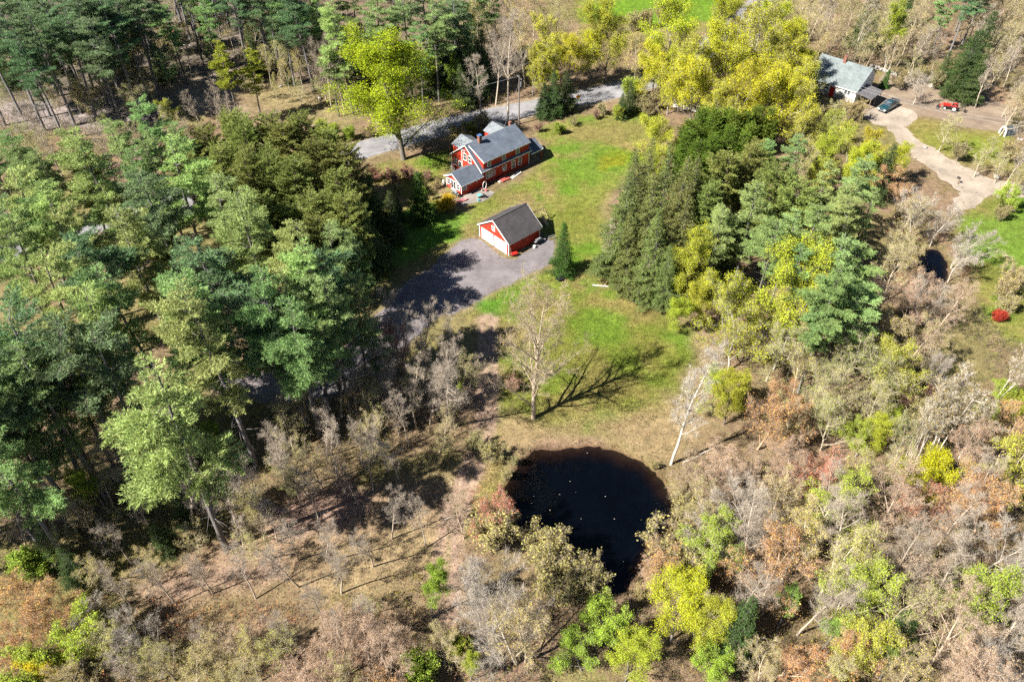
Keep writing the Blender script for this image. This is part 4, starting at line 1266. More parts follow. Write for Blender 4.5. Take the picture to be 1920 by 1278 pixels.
def slivers(rs, P0, P1, w):
    """terminal twigs: one long thin triangle each"""
    d = unit(P1 - P0); s = unit(np.cross(d, rs.normal(0, 1, d.shape))) * w
    V = np.stack([P0 - s, P0 + s, P1], 1).reshape(-1, 3)
    return V, np.arange(len(V)).reshape(-1, 3)

def leaves(rs, P, size, up=.6, elong=1.3, var=.4, quad=True):
    """one small rhombic leaf spray at each point, facing mostly upwards"""
    n = len(P)
    nr = unit(rs.normal(0, 1, (n, 3)) + np.array([0, 0, up * 2]))
    a = unit(np.cross(nr, rs.normal(0, 1, (n, 3)))); b = np.cross(nr, a)
    s = size * (1 + var * rs.uniform(-1, 1, n))[:, None]
    a = a * s * elong * .5; b = b * s * .5
    V = np.stack([P - a - b * .7, P + b, P + a - b * .5], 1).reshape(-1, 3)
    return V, np.arange(n * 3).reshape(-1, 3)

def blades(rs, P, A, m, L, w, spread=.7):
    """m thin needles bundles fanning out round the axis A at each point"""
    n = len(P)
    P = np.repeat(P, m, 0); A = np.repeat(A, m, 0)
    d = unit(A + rs.normal(0, spread, (n * m, 3)))
    s = unit(np.cross(d, rs.normal(0, 1, (n * m, 3)))) * w
    ln = L * rs.uniform(.6, 1.25, (n * m, 1))
    V = np.stack([P - s + d * ln * .15, P + s + d * ln * .15, P + d * ln], 1).reshape(-1, 3)
    return V, np.arange(n * m * 3).reshape(-1, 3)

def conifer(seed, h, cb, R, prof, whorl, nb, rise, droop, blade, m, w, sec=.42, dead=0, skip=.1, asym=.25, spread=.7, lift=.45, density=1.0, tr=.011, rag=(.6, 1.15)):
    rs = np.random.RandomState(seed)
    # trunk
    n = 12; zz = np.linspace(0, h, n + 1)
    lean = rs.normal(0, .012 * h, 2); wob = np.cumsum(rs.normal(0, .05, (n + 1, 2)), 0)
    ax = np.stack([lean[0] * (zz / h) ** 1.5 + wob[:, 0] * .6, lean[1] * (zz / h) ** 1.5 + wob[:, 1] * .6, zz], 1); ax[0, :2] = 0
    rad = h * tr * (1 - zz / h) ** .8 + .02
    T = tubes(ax[:-1], ax[1:], rad[:-1], rad[1:], 8)
    axis = lambda z: np.array([np.interp(z, zz, ax[:, 0]), np.interp(z, zz, ax[:, 1]), z])
    S0, S1, R0, R1 = [], [], [], []
    TP, TA = [], []
    az0 = rs.uniform(0, 6.28)
    z = cb * h; a0 = rs.uniform(0, 6.28)
    while z < h * .985:
        f = (z - cb * h) / (h - cb * h)
        k = max(3, int(round(nb * (1 - .35 * f) + rs.uniform(-.7, .7))))
        a0 += 1.1
        for i in range(k):
            if rs.rand() < skip and f < .85: continue
            az = a0 + 2 * math.pi * i / k + rs.normal(0, .22)
            L = R * prof(f) * rs.uniform(rag[0], rag[1]) * (1 + asym * math.cos(az - az0))
            if L < .15: continue
            hor = np.array([math.cos(az), math.sin(az), 0]); side = np.array([-hor[1], hor[0], 0])
            p0 = axis(z + rs.uniform(-.2, .2) * whorl)
            rz = rise * (1 + 1.6 * f) + rs.normal(0, .08); bend = rs.normal(0, .12)
            pt = lambda t: p0 + hor * (L * t) + side * (bend * L * t * t) + np.array([0, 0, L * (rz * t - droop * t * t + .12 * droop * t ** 3)])
            ts = np.linspace(0, 1, 5); pts = np.array([pt(t) for t in ts]); rr = (.012 * L + .012) * (1 - .85 * ts)
            S0.append(pts[:-1]); S1.append(pts[1:]); R0.append(rr[:-1]); R1.append(rr[1:])
            ns = max(2, int(L / .42 * density))
            for t in np.linspace(.25 if L > 1 else .1, 1, ns):
                b = pt(t)
                for sd in (-1, 1):
                    ln = sec * L * (1 - .75 * t) * rs.uniform(.7, 1.2) + .22
                    dv = unit(hor * .75 + side * sd * rs.uniform(.5, 1.0) + np.array([0, 0, rs.normal(.08, .15)]))
                    q = max(1, int(ln / .3 * density))
                    tt = (np.arange(q) + .6) / q * ln
                    TP.append(b + dv * tt[:, None]); TA.append(np.tile(dv * .6 + np.array([0, 0, lift]), (q, 1)))
                    if ln > .5:
                        S0.append(b[None]); S1.append((b + dv * ln * .85)[None]); R0.append(np.array([.012])); R1.append(np.array([.005]))
        z += whorl * rs.uniform(.75, 1.25) * (1 - .35 * f)
    TP.append(axis(h)[None]); TA.append(np.array([[0, 0, 1.]]))
    for i in range(dead):
        z = rs.uniform(.12, cb + .12) * h; az = rs.uniform(0, 6.28); L = rs.uniform(.6, 2.6)
        p0 = axis(z); e = p0 + np.array([math.cos(az) * L, math.sin(az) * L, L * rs.uniform(-.3, .25)])
        md = (p0 + e) / 2 + rs.normal(0, .08, 3)
        S0.append(np.array([p0, md])); S1.append(np.array([md, e])); R0.append(np.array([.03, .02])); R1.append(np.array([.02, .006]))
    B = tubes(np.concatenate(S0), np.concatenate(S1), np.concatenate(R0), np.concatenate(R1), 3)
    C = blades(rs, np.concatenate(TP), np.concatenate(TA), m, blade, w, spread)
    return T, B, C

def rot_about(d, ang, az):
    d = unit(d); r = np.array([1., 0, 0]) if abs(d[2]) > .9 else np.array([0, 0, 1.])
    u = unit(np.cross(d, r)); w = np.cross(d, u)
    return d * math.cos(ang) + (u * math.cos(az) + w * math.sin(az)) * math.sin(ang)

def broadleaf(seed, h, fam):
    """returns trunk tubes, limb tubes, twig base and tip points"""
    rs = np.random.RandomState(seed)
    P = dict(
        tall=dict(L=.96, n=[13, 6, 5], t0=[.38, .22, .15], ratio=[.33, .52, .55], ang=[.75, .7, .7], wob=[.05, .12, .16, .2], up=[.05, .12, .08, .06], tw=2, twl=.75, r=.0115),
        spread=dict(L=.86, n=[13, 7, 5], t0=[.2, .2, .15], ratio=[.56, .48, .5], ang=[.72, .65, .7], wob=[.09, .12, .16, .2], up=[.03, .10, .07, .05], tw=3, twl=.7, r=.0125),
        crown=dict(L=.88, n=[26, 8, 4], t0=[.18, .2, .15], ratio=[.52, .46, .5], ang=[.8, .65, .7], wob=[.05, .12, .16, .2], up=[.03, .10, .07, .05], tw=3, twl=.8, r=.016),
        wide=dict(L=.7, n=[10, 7, 6], t0=[.14, .2, .15], ratio=[.78, .5, .5], ang=[.8, .65, .7], wob=[.12, .13, .17, .2], up=[.02, .14, .08, .05], tw=3, twl=.65, r=.0125),
        shrub=dict(L=.9, n=[6, 5, 0], t0=[.2, .2, .2], ratio=[.5, .5, .5], ang=[.6, .65, .7], wob=[.12, .15, .18, .2], up=[.1, .08, .05, .05], tw=4, twl=.42, r=.010),
        birch=dict(L=1.0, n=[14, 4, 0], t0=[.45, .25, .2], ratio=[.22, .5, .5], ang=[.6, .65, .7], wob=[.035, .12, .16, .2], up=[.0, .08, .05, .05], tw=3, twl=.6, r=.0058),
    )[fam]
    seg = [[], [], [], []]
    tw0, twd = [], []
    last = 3 if P['n'][2] else 2
    def branch(p, d, L, r, lev):
        n = (9, 5, 4, 3)[lev] if lev < 4 else 2
        step = L / n
        kids = P['n'][lev] if lev < last else 0
        acc = rs.rand(); az = rs.uniform(0, 6.28)
        for i in range(n):
            d = unit(d + rs.normal(0, P['wob'][lev], 3) + np.array([0, 0, P['up'][lev]]))
            q = p + d * step; t1 = (i + 1) / n
            ra = r * (1 - .82 * i / n); rb = r * (1 - .82 * t1)
            seg[lev].append((p, q, ra, rb))
            if lev == last:
                tw0.append(p + (q - p) * rs.rand()); twd.append(d); tw0.append(q); twd.append(d)
            if kids and t1 > P['t0'][lev]:
                acc += kids / max(1, n * (1 - P['t0'][lev]))
                while acc >= 1:
                    acc -= 1; az += 2.4 + rs.normal(0, .4); tt = rs.rand()
                    cl = L * P['ratio'][lev] * (1.12 - .62 * t1) * rs.uniform(.7, 1.2)
                    branch(p + (q - p) * tt, rot_about(d, P['ang'][lev] * rs.uniform(.7, 1.25), az), cl, max(.006, rb * rs.uniform(.5, .75)), lev + 1)
            p = q
        if lev < last and lev > 0:
            tw0.append(p); twd.append(d)
    if fam in ('shrub', 'birch'):
        ns = 9 if fam == 'shrub' else 4
        for k in range(ns):
            a = rs.uniform(0, 6.28); s = rs.uniform(.15, .75) if fam == 'shrub' else rs.uniform(.02, .16)
            o = np.array([math.cos(a), math.sin(a), 0]) * rs.uniform(.02, .06) * h * (1 if fam == 'shrub' else .6)
            branch(o, unit(np.array([math.cos(a) * s, math.sin(a) * s, 1])), h * P['L'] * rs.uniform(.7, 1.02), h * P['r'] * rs.uniform(.6, 1), 0)
    else:
        branch(np.zeros(3), np.array([rs.normal(0, .03), rs.normal(0, .03), 1.]), h * P['L'], h * P['r'], 0)
    def tb(ls, k):
        return tubes(np.array([s[0] for s in ls]), np.array([s[1] for s in ls]), np.array([s[2] for s in ls]), np.array([s[3] for s in ls]), k)
    T = tb(seg[0], 8)
    b1 = tb(seg[1], 5)
    rest = seg[2] + seg[3]
    tw0 = np.array(tw0); twd = np.array(twd)
    tw0 = np.repeat(tw0, P['tw'], 0); twd = np.repeat(twd, P['tw'], 0)
    d = unit(twd + rs.normal(0, .55, twd.shape) + np.array([0, 0, .12]))
    tip = tw0 + d * (P['twl'] * rs.uniform(.5, 1.2, (len(d), 1)))
    return T, b1, rest, tw0, tip, tb

def join(parts):
    V, F, n = [], [], 0
    for v, f in parts:
        V.append(v); F.append(f + n); n += len(v)
    return np.concatenate(V), F

def grow_broadleaf(name, seed, h, fam, thick=1.0, dens=17):
    T, b1, rest, t0, t1, tb = broadleaf(seed, h, fam)
    n = len(t0)
    wood = [b1]
    if rest: wood.append(tb(rest, 3))
    rs = np.random.RandomState(seed + 999)
    wood.append(slivers(rs, t0, t1, 0.0075 * thick))
    V, F = join(wood)
    out = dict(h=h, trunk=fast_mesh(name + '_trunk', T[0], [T[1]], [M['bark']], smooth_shade=True), wood=fast_mesh(name + '_wood', V, F, [M['bark']]))
    def leafset(per, size, jit):
        m = int(n * per)
        i = rs.randint(0, n, m)
        tt = rs.uniform(.2, 1.1, (m, 1))
        P = t0[i] + (t1[i] - t0[i]) * tt + rs.normal(0, jit, (m, 3))
        V, F = leaves(rs, P, size)
        return fast_mesh(name + '_leaf', V, [F], [M['leaf']])
    k = min(1.0, 2600 / n)
    out['make'] = {'bud': lambda: leafset(1.3 * k, .11, .10), 'sparse': lambda: leafset(5.5 * k, .135, .18), 'mid': lambda: leafset(10 * k, .125, .3), 'dense': lambda: leafset(dens * k, .16 if dens < 20 else .135, .27 if dens < 20 else .40)}
    return out

def grow_conifer(name, **kw):
    T, B, C = conifer(**kw)
    return dict(h=kw['h'], trunk=fast_mesh(name + '_trunk', T[0], [T[1]], [M['bark']], smooth_shade=True), wood=fast_mesh(name + '_wood', B[0], [B[1]], [M['bark']]),
                needles=fast_mesh(name + '_needles', C[0], [C[1]], [M['needle']]))

PINEP = lambda f: .16 + .90 * math.sin(min(1, (f + .06) / .42) * math.pi / 2) * (1 - f) ** .6
REDP = lambda f: .35 + .75 * math.sqrt(max(0, 1 - (f * 1.02) ** 2)) * (.55 + .45 * min(1, f / .3)) if f < .98 else .2
CONE = lambda f: (1 - f) ** .9 + .04
COLM = lambda f: (.6 + .4 * min(1, f / .25)) * math.sqrt(max(0, 1 - f ** 2.4)) + .05
PROTO = {}
PROTO['wp'] = [grow_conifer('white_pine', seed=10 + i, h=25, cb=cb, R=4.0, prof=PINEP, whorl=1.3, nb=5.2, rise=.15, droop=.16, blade=.38, m=8, w=.042, dead=30, skip=.24, asym=.45, sec=.6, density=1.55, lift=.3, spread=.55, rag=(.4, 1.3)) for i, cb in enumerate((.46, .40, .52, .44, .38))]
PROTO['tp'] = [grow_conifer('tall_pine', seed=30 + i, h=24, cb=cb, R=3.7, prof=PINEP, whorl=1.15, nb=5, rise=.2, droop=.16, blade=.40, m=8, w=.042, dead=44, skip=.24, asym=.35, tr=.0095, density=1.5, lift=.3, spread=.55, rag=(.4, 1.3)) for i, cb in enumerate((.50, .56, .46))]
PROTO['rp'] = [grow_conifer('red_pine', seed=50 + i, h=17, cb=.34, R=2.7, prof=REDP, whorl=.65, nb=5.4, rise=.34, droop=.08, blade=.38, m=9, w=.042, dead=14, skip=.1, lift=.7, sec=.42, density=1.5) for i in range(3)]
PROTO['ns'] = [grow_conifer('spruce', seed=60 + i, h=19, cb=.08, R=3.8, prof=CONE, whorl=.7, nb=5.6, rise=.02, droop=.1, blade=.36, m=7, w=.04, skip=.08, lift=-.5, sec=.46, density=1.45) for i in range(3)]
PROTO['fir'] = [grow_conifer('fir', seed=70 + i, h=9.5, cb=.02, R=2.35, prof=CONE, whorl=.36, nb=9, rise=.05, droop=.10, blade=.24, m=7, w=.034, skip=.02, asym=.05, lift=.3, sec=.42, density=1.45) for i in range(2)]
PROTO['ce'] = [grow_conifer('cedar', seed=80 + i, h=10, cb=.02, R=1.8, prof=COLM, whorl=.4, nb=7, rise=.4, droop=.05, blade=.28, m=8, w=.042, skip=.04, asym=.12, lift=.7, sec=.52, density=1.5) for i in range(3)]
PROTO['hm'] = [grow_conifer('hemlock', seed=90 + i, h=12, cb=.06, R=3.0, prof=CONE, whorl=.55, nb=6.5, rise=.08, droop=.16, blade=.28, m=7, w=.04, skip=.06, asym=.2, lift=.1, sec=.52, density=1.4) for i in range(3)]
PROTO['tall'] = [grow_broadleaf('forest_tree', 110 + i, 16, 'tall') for i in range(4)]
PROTO['spread'] = [grow_broadleaf('open_tree', 130 + i, 16, 'spread') for i in range(4)]
PROTO['maple'] = [grow_broadleaf('great_maple', 141, 22, 'crown', dens=26)]
PROTO['wide'] = [grow_broadleaf('broad_tree', 150 + i, 11, 'wide') for i in range(3)]
PROTO['shrub'] = [grow_broadleaf('shrub', 170 + i, 4, 'shrub', .8) for i in range(3)]
PROTO['birch'] = [grow_broadleaf('birch', 190 + i, 14, 'birch') for i in range(3)]

# species: mesh family, leaf set, height, leaf colour, bark colour, object name, look
SP = {
 'wp': ('wp', 'needles', 25, (0.37, 0.46, 0.155), (.16, .145, .135), 'white_pine', 'pale green white pine'),
 'wg': ('wp', 'needles', 25, (0.265, 0.37, 0.135), (.15, .14, .13), 'white_pine', 'mid green white pine'),
 'wd': ('tp', 'needles', 23, (0.145, 0.225, 0.1), (.17, .16, .16), 'tall_pine', 'dark green long-trunked pine'),
 'wy': ('wp', 'needles', 18, (0.33, 0.34, 0.04), (.15, .14, .13), 'white_pine', 'yellow-green pine'),
 'ws': ('wp', 'needles', 8, (0.27, 0.36, 0.08), (.15, .14, .13), 'young_pine', 'soft green young pine'),
 'rp': ('rp', 'needles', 17, (0.235, 0.275, 0.07), (.15, .115, .10), 'red_pine', 'olive green red pine'),
 'ns': ('ns', 'needles', 19, (0.17, 0.195, 0.055), (.16, .15, .13), 'spruce_tree', 'olive drooping spruce'),
 'fi': ('fir', 'needles', 9.5, (0.07, 0.155, 0.025), (.14, .12, .10), 'fir_tree', 'conical green fir'),
 'ce': ('ce', 'needles', 10, (0.14, 0.2, 0.024), (.14, .11, .09), 'cedar_tree', 'dense dark green cedar'),
 'hm': ('hm', 'needles', 11, (0.085, 0.13, 0.038), (.13, .12, .11), 'hemlock_tree', 'dark green hemlock'),
 'mg': ('spread', 'mid', 16, (0.36, 0.38, 0.03), (.13, .115, .10), 'maple_tree', 'bright yellow-green maple'),
 'mq': ('maple', 'dense', 22, (0.36, 0.46, 0.014), (.13, .115, .10), 'maple_tree', 'big round yellow-green maple'),
 'bt': ('maple', 'bud', 22, (0.38, 0.29, 0.08), (0.34, 0.275, 0.2), 'budding_tree', 'tall tan budding tree'),
 'yg': ('spread', 'mid', 16, (0.43, 0.42, 0.02), (.20, .18, .16), 'maple_tree', 'golden yellow maple'),
 'ys': ('spread', 'sparse', 16, (0.44, 0.42, 0.03), (.27, .25, .22), 'maple_tree', 'thin yellow budding maple'),
 'yl': ('wide', 'mid', 8, (0.48, 0.43, 0.015), (.2, .18, .16), 'yellow_tree', 'vivid yellow leafy tree'),
 'lm': ('wide', 'sparse', 7, (0.34, 0.42, 0.045), (.2, .18, .16), 'leafing_tree', 'lime green leafing tree'),
 'ls': ('tall', 'sparse', 10, (.24, .32, .025), (.22, .2, .17), 'leafing_tree', 'slender lime green sapling'),
 'ol': ('spread', 'bud', 12, (0.36, 0.39, 0.05), (0.34, 0.295, 0.215), 'budding_tree', 'olive budding tree'),
 'og': ('spread', 'sparse', 11, (.34, .38, .04), (.36, .31, .24), 'budding_tree', 'yellow-green budding tree'),
 'wm': ('wp', 'needles', 19, (0.27, 0.345, 0.115), (.15, .14, .13), 'white_pine', 'muted green white pine'),
 'oy': ('tall', 'bud', 13, (0.46, 0.4, 0.07), (0.36, 0.31, 0.225), 'budding_tree', 'straw coloured budding tree'),
 'or': ('wide', 'bud', 8, (0.5, 0.25, 0.08), (0.36, 0.26, 0.18), 'budding_maple', 'orange budding maple'),
 'rd': ('wide', 'bud', 8, (0.48, 0.17, 0.09), (0.36, 0.245, 0.19), 'budding_maple', 'red budding maple'),
 'pk': ('spread', 'bud', 11, (0.42, 0.27, 0.16), (0.36, 0.28, 0.215), 'bare_tree', 'pinkish brown bare tree'),
 'bb': ('spread', 'bud', 12, (0.4, 0.36, 0.08), (0.35, 0.29, 0.21), 'budding_tree', 'tan tree just breaking bud'),
 'bg': ('tall', None, 13, None, (0.345, 0.29, 0.23), 'bare_tree', 'bare grey tree'),
 'bw': ('wide', None, 10, None, (0.38, 0.335, 0.28), 'bare_tree', 'bare pale grey broad tree'),
 'bl': ('tall', None, 17, None, (0.37, 0.335, 0.285), 'bare_tree', 'tall pale slender bare tree'),
 'bi': ('birch', 'bud', 14, (.25, .2, .08), (0.48, 0.44, 0.38), 'birch_tree', 'clump of thin white birches'),
 'sb': ('shrub', 'bud', 3, (0.34, 0.29, 0.1), (0.28, 0.235, 0.18), 'shrub', 'bare brown shrub'),
 'sg': ('shrub', 'sparse', 3, (0.27, 0.33, 0.04), (.22, .19, .15), 'shrub', 'green leafing shrub'),
 'so': ('shrub', 'bud', 3, (0.28, 0.245, 0.085), (0.3, 0.25, 0.18), 'shrub', 'olive budding shrub'),
 'sr': ('shrub', 'bud', 2.5, (0.34, 0.18, 0.12), (0.27, 0.19, 0.16), 'shrub', 'reddish twiggy shrub'),
 'sy': ('shrub', 'sparse', 2.6, (0.62, 0.38, 0.012), (.2, .17, .12), 'shrub', 'orange-yellow flowering forsythia'),
 'sx': ('shrub', 'mid', 1.5, (0.46, 0.05, 0.03), (.2, .12, .1), 'shrub', 'small scarlet leaved bush'),
}
CONIF = {'wp', 'tp', 'rp', 'ns', 'fir', 'ce', 'hm'}
TREES = []          # (species, x, y, height, lean vector, widen)
def put(sp, u, v, h=None, base=False, cf=None, widen=1.0, lean=(0, 0), tint=None):
    """crown centre seen at (u, v), or the foot there when base is set"""
    h = h or SP[sp][2]
    fam = SP[sp][0]
    if base: z = 0
    else: z = h * (cf if cf else (.70 if fam in ('wp', 'tp', 'rp') else .45 if fam in CONIF else .5 if fam == 'shrub' else .62))
    x, y, _ = at(u, v, z)
    TREES.append((sp, x, y, h, lean, widen, tint))

def rows(text):
    for ln in text.strip().splitlines():
        for it in ln.split(';'):
            a = it.split()
            if not a or a[0].startswith('#'): continue
            kw = {}
            base = 'b' in a[1:]
            a = [x for x in a if x != 'b']
            h = float(a[3]) if len(a) > 3 else None
            w = float(a[4]) if len(a) > 4 else 1.0
            put(a[0], float(a[1]), float(a[2]), h, base, widen=w)

rows("""
# the pine wood on the left
wp 425 1028 b 29 1.05; wp 480 872 b 27 1.1; wg 372 600 25; wp 190 345 25; wp 60 405 25; wp 335 352 24; wp 258 480 25; wp 95 590 26
wp 35 515 25; wp 470 440 24; wg 415 412 22; wp 605 520 24; wp 545 470 22; wp 662 585 19; wp 185 640 26; wg 62 690 26
wp 120 700 26; wg 25 775 26; wg 250 590 25; wp 525 590 22; wg 15 345 24; wp 125 430 25
wd 75 1020 b 25; wd 130 985 b 25; wg 205 940 b 25; wd 15 905 b 24; wd 295 905 b 24; wg 230 275 20; wg 290 262 20; wg 345 285 18
wd 575 800 b 22; wg 700 640 14; wg 640 500 20
# olive pines by the road
rp 420 330; rp 462 285; rp 505 268; rp 545 300; rp 585 275; rp 512 350; rp 560 375; rp 602 335; rp 632 375; rp 645 425; rp 592 425; rp 470 350
rp 655 330; rp 625 290; rp 500 420; rp 545 430 15; rp 440 260 15; rp 395 290 15; rp 610 470 16; rp 665 470 15
hm 700 385 12; hm 735 410 10; fi 787 372 10; hm 690 445 13
# tall dark pines, upper left
wd 123 262 b 23; wd 142 236 b 23; wd 95 218 b 22; wd 165 192 b 22; wd 202 196 b 22; wd 232 238 b 23; wd 182 226 b 23; wd 236 190 b 22
wd 262 212 b 23; wd 281 190 b 22; wd 300 182 b 23; wd 250 232 b 22; wd 152 212 b 22; wd 215 212 b 24; wd 325 192 b 15; wd 60 190 b 22; wd 20 160 b 22
wd 30 110 b 22; wd 120 130 b 22; wd 200 130 b 22; wd 60 60 b 20
ol 60 272 8; bg 100 290 9; ol 150 282 8; bg 190 268 9; bg 30 300 9; ol 222 252 8; bg 20 250 9; ol 110 262 8; ys 318 212 7; bg 395 190 9; bg 410 210 8; bb 350 235 8; bg 260 290 9; bg 70 240 8
wd 40 215 b 23; wd 85 245 b 23; wd 10 235 b 23; wd 110 180 b 22; wd 175 165 b 22; wd 245 160 b 22; wd 290 150 b 21; wd 80 120 b 22; wd 150 95 b 21; wd 230 95 b 21; wd 285 110 b 21; wd 260 60 b 20; wd 100 70 b 20; wd 180 50 b 20; wd 20 70 b 20
ol 40 262 9; ol 180 300 9; ol 140 300 8; ol 250 262 8; bg 290 300 8; bg 130 250 9; ol 90 312 8; bg 300 235 8; ol 200 235 7; bg 60 225 9; ol 380 250 7; bg 430 215 8; bg 370 205 8; ol 15 320 8; bg 240 310 9
oy 345 90 9; oy 365 60 9; ol 400 85 8; oy 430 60 9; ol 330 110 7; bb 300 80 9; oy 455 110 8; ol 520 90 9; oy 575 60 10; bb 610 80 10; ol 545 60 10; bb 480 150 7; oy 515 165 6; ol 600 165 6; ol 560 170 5
# behind the clearing
wd 340 40 b 23; wd 400 30 b 23; wd 430 50 b 22; wd 470 40 b 22; wd 300 20 b 22; wd 500 60 b 22; oy 500 120 9; ol 470 70 10; oy 560 120 9; ol 580 100 10; bb 610 130 9; bb 640 150 8; oy 540 140 8
wd 383 102 b 24; wd 374 92 b 24; wd 357 75 b 24; wd 415 70 b 23; wd 390 60 b 22; wy 425 125 17; wy 470 140 14; wd 530 152 b 22; wd 553 162 b 20; wd 590 172 b 22
wd 505 110 b 22; wd 455 80 b 22; bg 621 200 b 15; bg 645 206 b 14; bg 612 190 b 13; bg 600 150 b 14
wp 640 65 24; wg 700 45 24; wg 590 20 22; wg 760 35 24; wg 815 55 22; wd 850 45 22; wd 730 5 22; wg 540 20 22; wg 660 10 22; wd 800 10 22
wg 890 20 20; wd 480 10 22; wd 440 20 22; hm 852 110 16; hm 820 120 15; hm 880 130 14; ls 850 140 9; hm 865 165 10
mq 757 299 b 21 1.5; sg 625 250 3.5; sg 655 248 3; so 690 255 3; sg 605 240 3
bg 955 228 b 21; bg 930 205 b 15; bg 905 160 14; oy 985 80 16; oy 905 70 16; bb 930 40 16; bb 1000 40 16; oy 960 30 16; bb 1050 30 15; bb 880 10 15
yg 1070 110 13; ys 1040 85 14; ys 1000 110 13; yg 1020 130 9; yg 1110 90 12; mg 1160 80 17; hm 1038 180 10; hm 1022 190 8; hm 1060 170 9; hm 1180 185 7
sg 1180 165 5; so 1205 195 4; so 1230 190 4; sg 880 245 3.5; sb 868 250 4; sb 895 238 4; sb 905 222 3.5
""")
rows("""
# golden maples, top
yg 1262 62 19 1.1; yg 1332 92 19 1.1; ys 1400 95 19 1.05; yg 1310 160 17 1.1; yg 1385 172 17 1.1; ys 1455 120 18 1.1; yg 1490 95 16; yg 1512 140 13; yg 1462 178 15 1.1
yg 1232 110 15; ys 1285 118 17; oy 1195 120 13; mg 1243 258 11 1.1; ys 1420 60 16; yg 1360 50 16; ys 1500 150 14; yg 1260 150 12; mg 1240 310 8; yg 1480 60 15
ys 1345 200 12; mg 1420 205 10
# cedar row
ce 1290 275; ce 1310 255; ce 1330 262; ce 1350 252; ce 1370 262; ce 1390 257; ce 1412 250; ce 1332 300; ce 1302 318; ce 1282 300; ce 1360 292; ce 1400 282; ce 1385 300 9; ce 1318 340 9
ce 1296 345 9; ce 1435 255 9
fi 1055 512 b 9.8 .85
# drooping spruces
ns 1165 440; ns 1192 395; ns 1217 450; ns 1240 390; ns 1262 410; ns 1232 490 17; ns 1292 400; ns 1275 475 17; ns 1180 480 15; ns 1210 350 17; ns 1250 530 12
bi 1138 518 b 11; bg 1207 560 b 10; bg 1160 520 b 9
# conifers of the right wood
rp 1360 350 16; rp 1402 335 16; rp 1432 372 17; oy 1470 325 13; wg 1440 300 16; wg 1500 290 15; wp 1532 362 19; rp 1482 402 17; wp 1400 432 19; wp 1442 470 20; wp 1530 432 20
wg 1562 502 22; wp 1592 432 18; wp 1552 580 21; wg 1500 522 20; wg 1600 352 16; wp 1622 402 16; wp 1345 440 18; hm 1655 325 12; rp 1330 390 15; hm 1400 380 13; wg 1480 450 18
wp 1600 530 19; wg 1515 590 16; hm 1360 485 13; wp 1570 400 17; rp 1420 320 14; wg 1600 590 17
ys 1562 272 12; ys 1602 258 8; yg 1642 278 8; yg 1682 298 8; ys 1500 240 11; yg 1600 295 11; ys 1640 310 10; ys 1555 240 8; oy 1530 220 7; ys 1530 320 10; mg 1540 300 9; or 1680 330 9
mg 1302 500 13 .75; mg 1272 560 9 .8; mg 1440 560 18 .95; ys 1482 590 16; ys 1390 600 15; mg 1372 740 9; mg 1325 560 8; mg 1345 720 7; lm 1620 820 6; mg 1640 815 7
or 1420 842 b 11; or 1470 720 9; ol 1532 640 12; ol 1602 650 12; ol 1572 720 12; bb 1662 620 11; pk 1702 560 11; pk 1742 520 10; bb 1692 700 11; ol 1642 762 10; bb 1752 640 10
bw 1725 385 10; bw 1762 410 9; bw 1782 445 9; or 1692 370 8; bb 1660 450 10; bb 1690 420 10; ol 1640 690 11; pk 1720 650 10; bb 1600 750 10; ol 1520 720 10; pk 1650 560 11
bb 1680 500 11; bw 1800 480 8; pk 1780 570 9; ol 1560 790 9; bb 1490 780 9; ol 1460 640 12; oy 1510 680 11; bw 1740 560 9; bw 1760 690 8
# right edge
lm 1905 365 6; so 1880 400 3; ol 1905 330 6; ol 1778 240 8; bw 1712 196 b 8; fi 1656 165 b 4.5; hm 1812 130 14; hm 1835 95 15; hm 1795 150 9; hm 1830 150 11; hm 1770 130 8
sb 1885 540 4.5; sb 1905 520 5; sx 1870 602 b 1.7 1.1; sb 1890 570 3.5; bg 1850 150 10; bg 1880 120 11; bg 1905 160 11; bb 1900 200 10; bg 1915 240 10; bb 1870 90 12
bi 1595 114 b 17; bi 1660 131 b 13; ls 1690 60 15; bb 1520 40 14; oy 1480 20 14; bb 1550 70 12; bg 1560 30 14; bg 1530 15 14; hm 1620 40 14; wd 1775 112 b 18; wd 1800 92 b 18; wg 1745 102 b 16; wg 1790 60 b 18
bg 1840 60 14; bg 1720 90 12; oy 1640 70 12; ol 1600 60 12; bb 1680 100 10; ol 1720 120 7; so 1760 150 4; bb 1880 30 13; bb 1860 10 13; ol 1905 60 10; oy 1450 20 13
so 1690 150 4; so 1720 140 4; ol 1860 270 5; ol 1840 300 6; so 1800 285 4; bg 1905 300 10; sb 1890 285 4; ol 1880 310 6; sb 1910 230 4; so 1600 205 5; ol 1575 215 7
bb 1500 60 9; oy 1530 90 9; bb 1620 90 8; ol 1650 40 11; bg 1680 30 13; bb 1710 50 11; ol 1740 70 9; bg 1760 100 9; bb 1820 30 12; ol 1850 90 9; bb 1890 80 10; oy 1870 130 8; bg 1905 110 10; ol 1720 20 12; bb 1600 20 12; bg 1640 10 13; hm 1700 10 12; oy 1580 90 8; bb 1500 10 12; bg 1840 15 13; ol 1900 20 12; bg 1430 10 12; sb 1210 35 5; sb 1240 25 5; sb 1190 40 5; ol 1170 55 9; bg 1380 5 11; sb 1350 20 4
""")
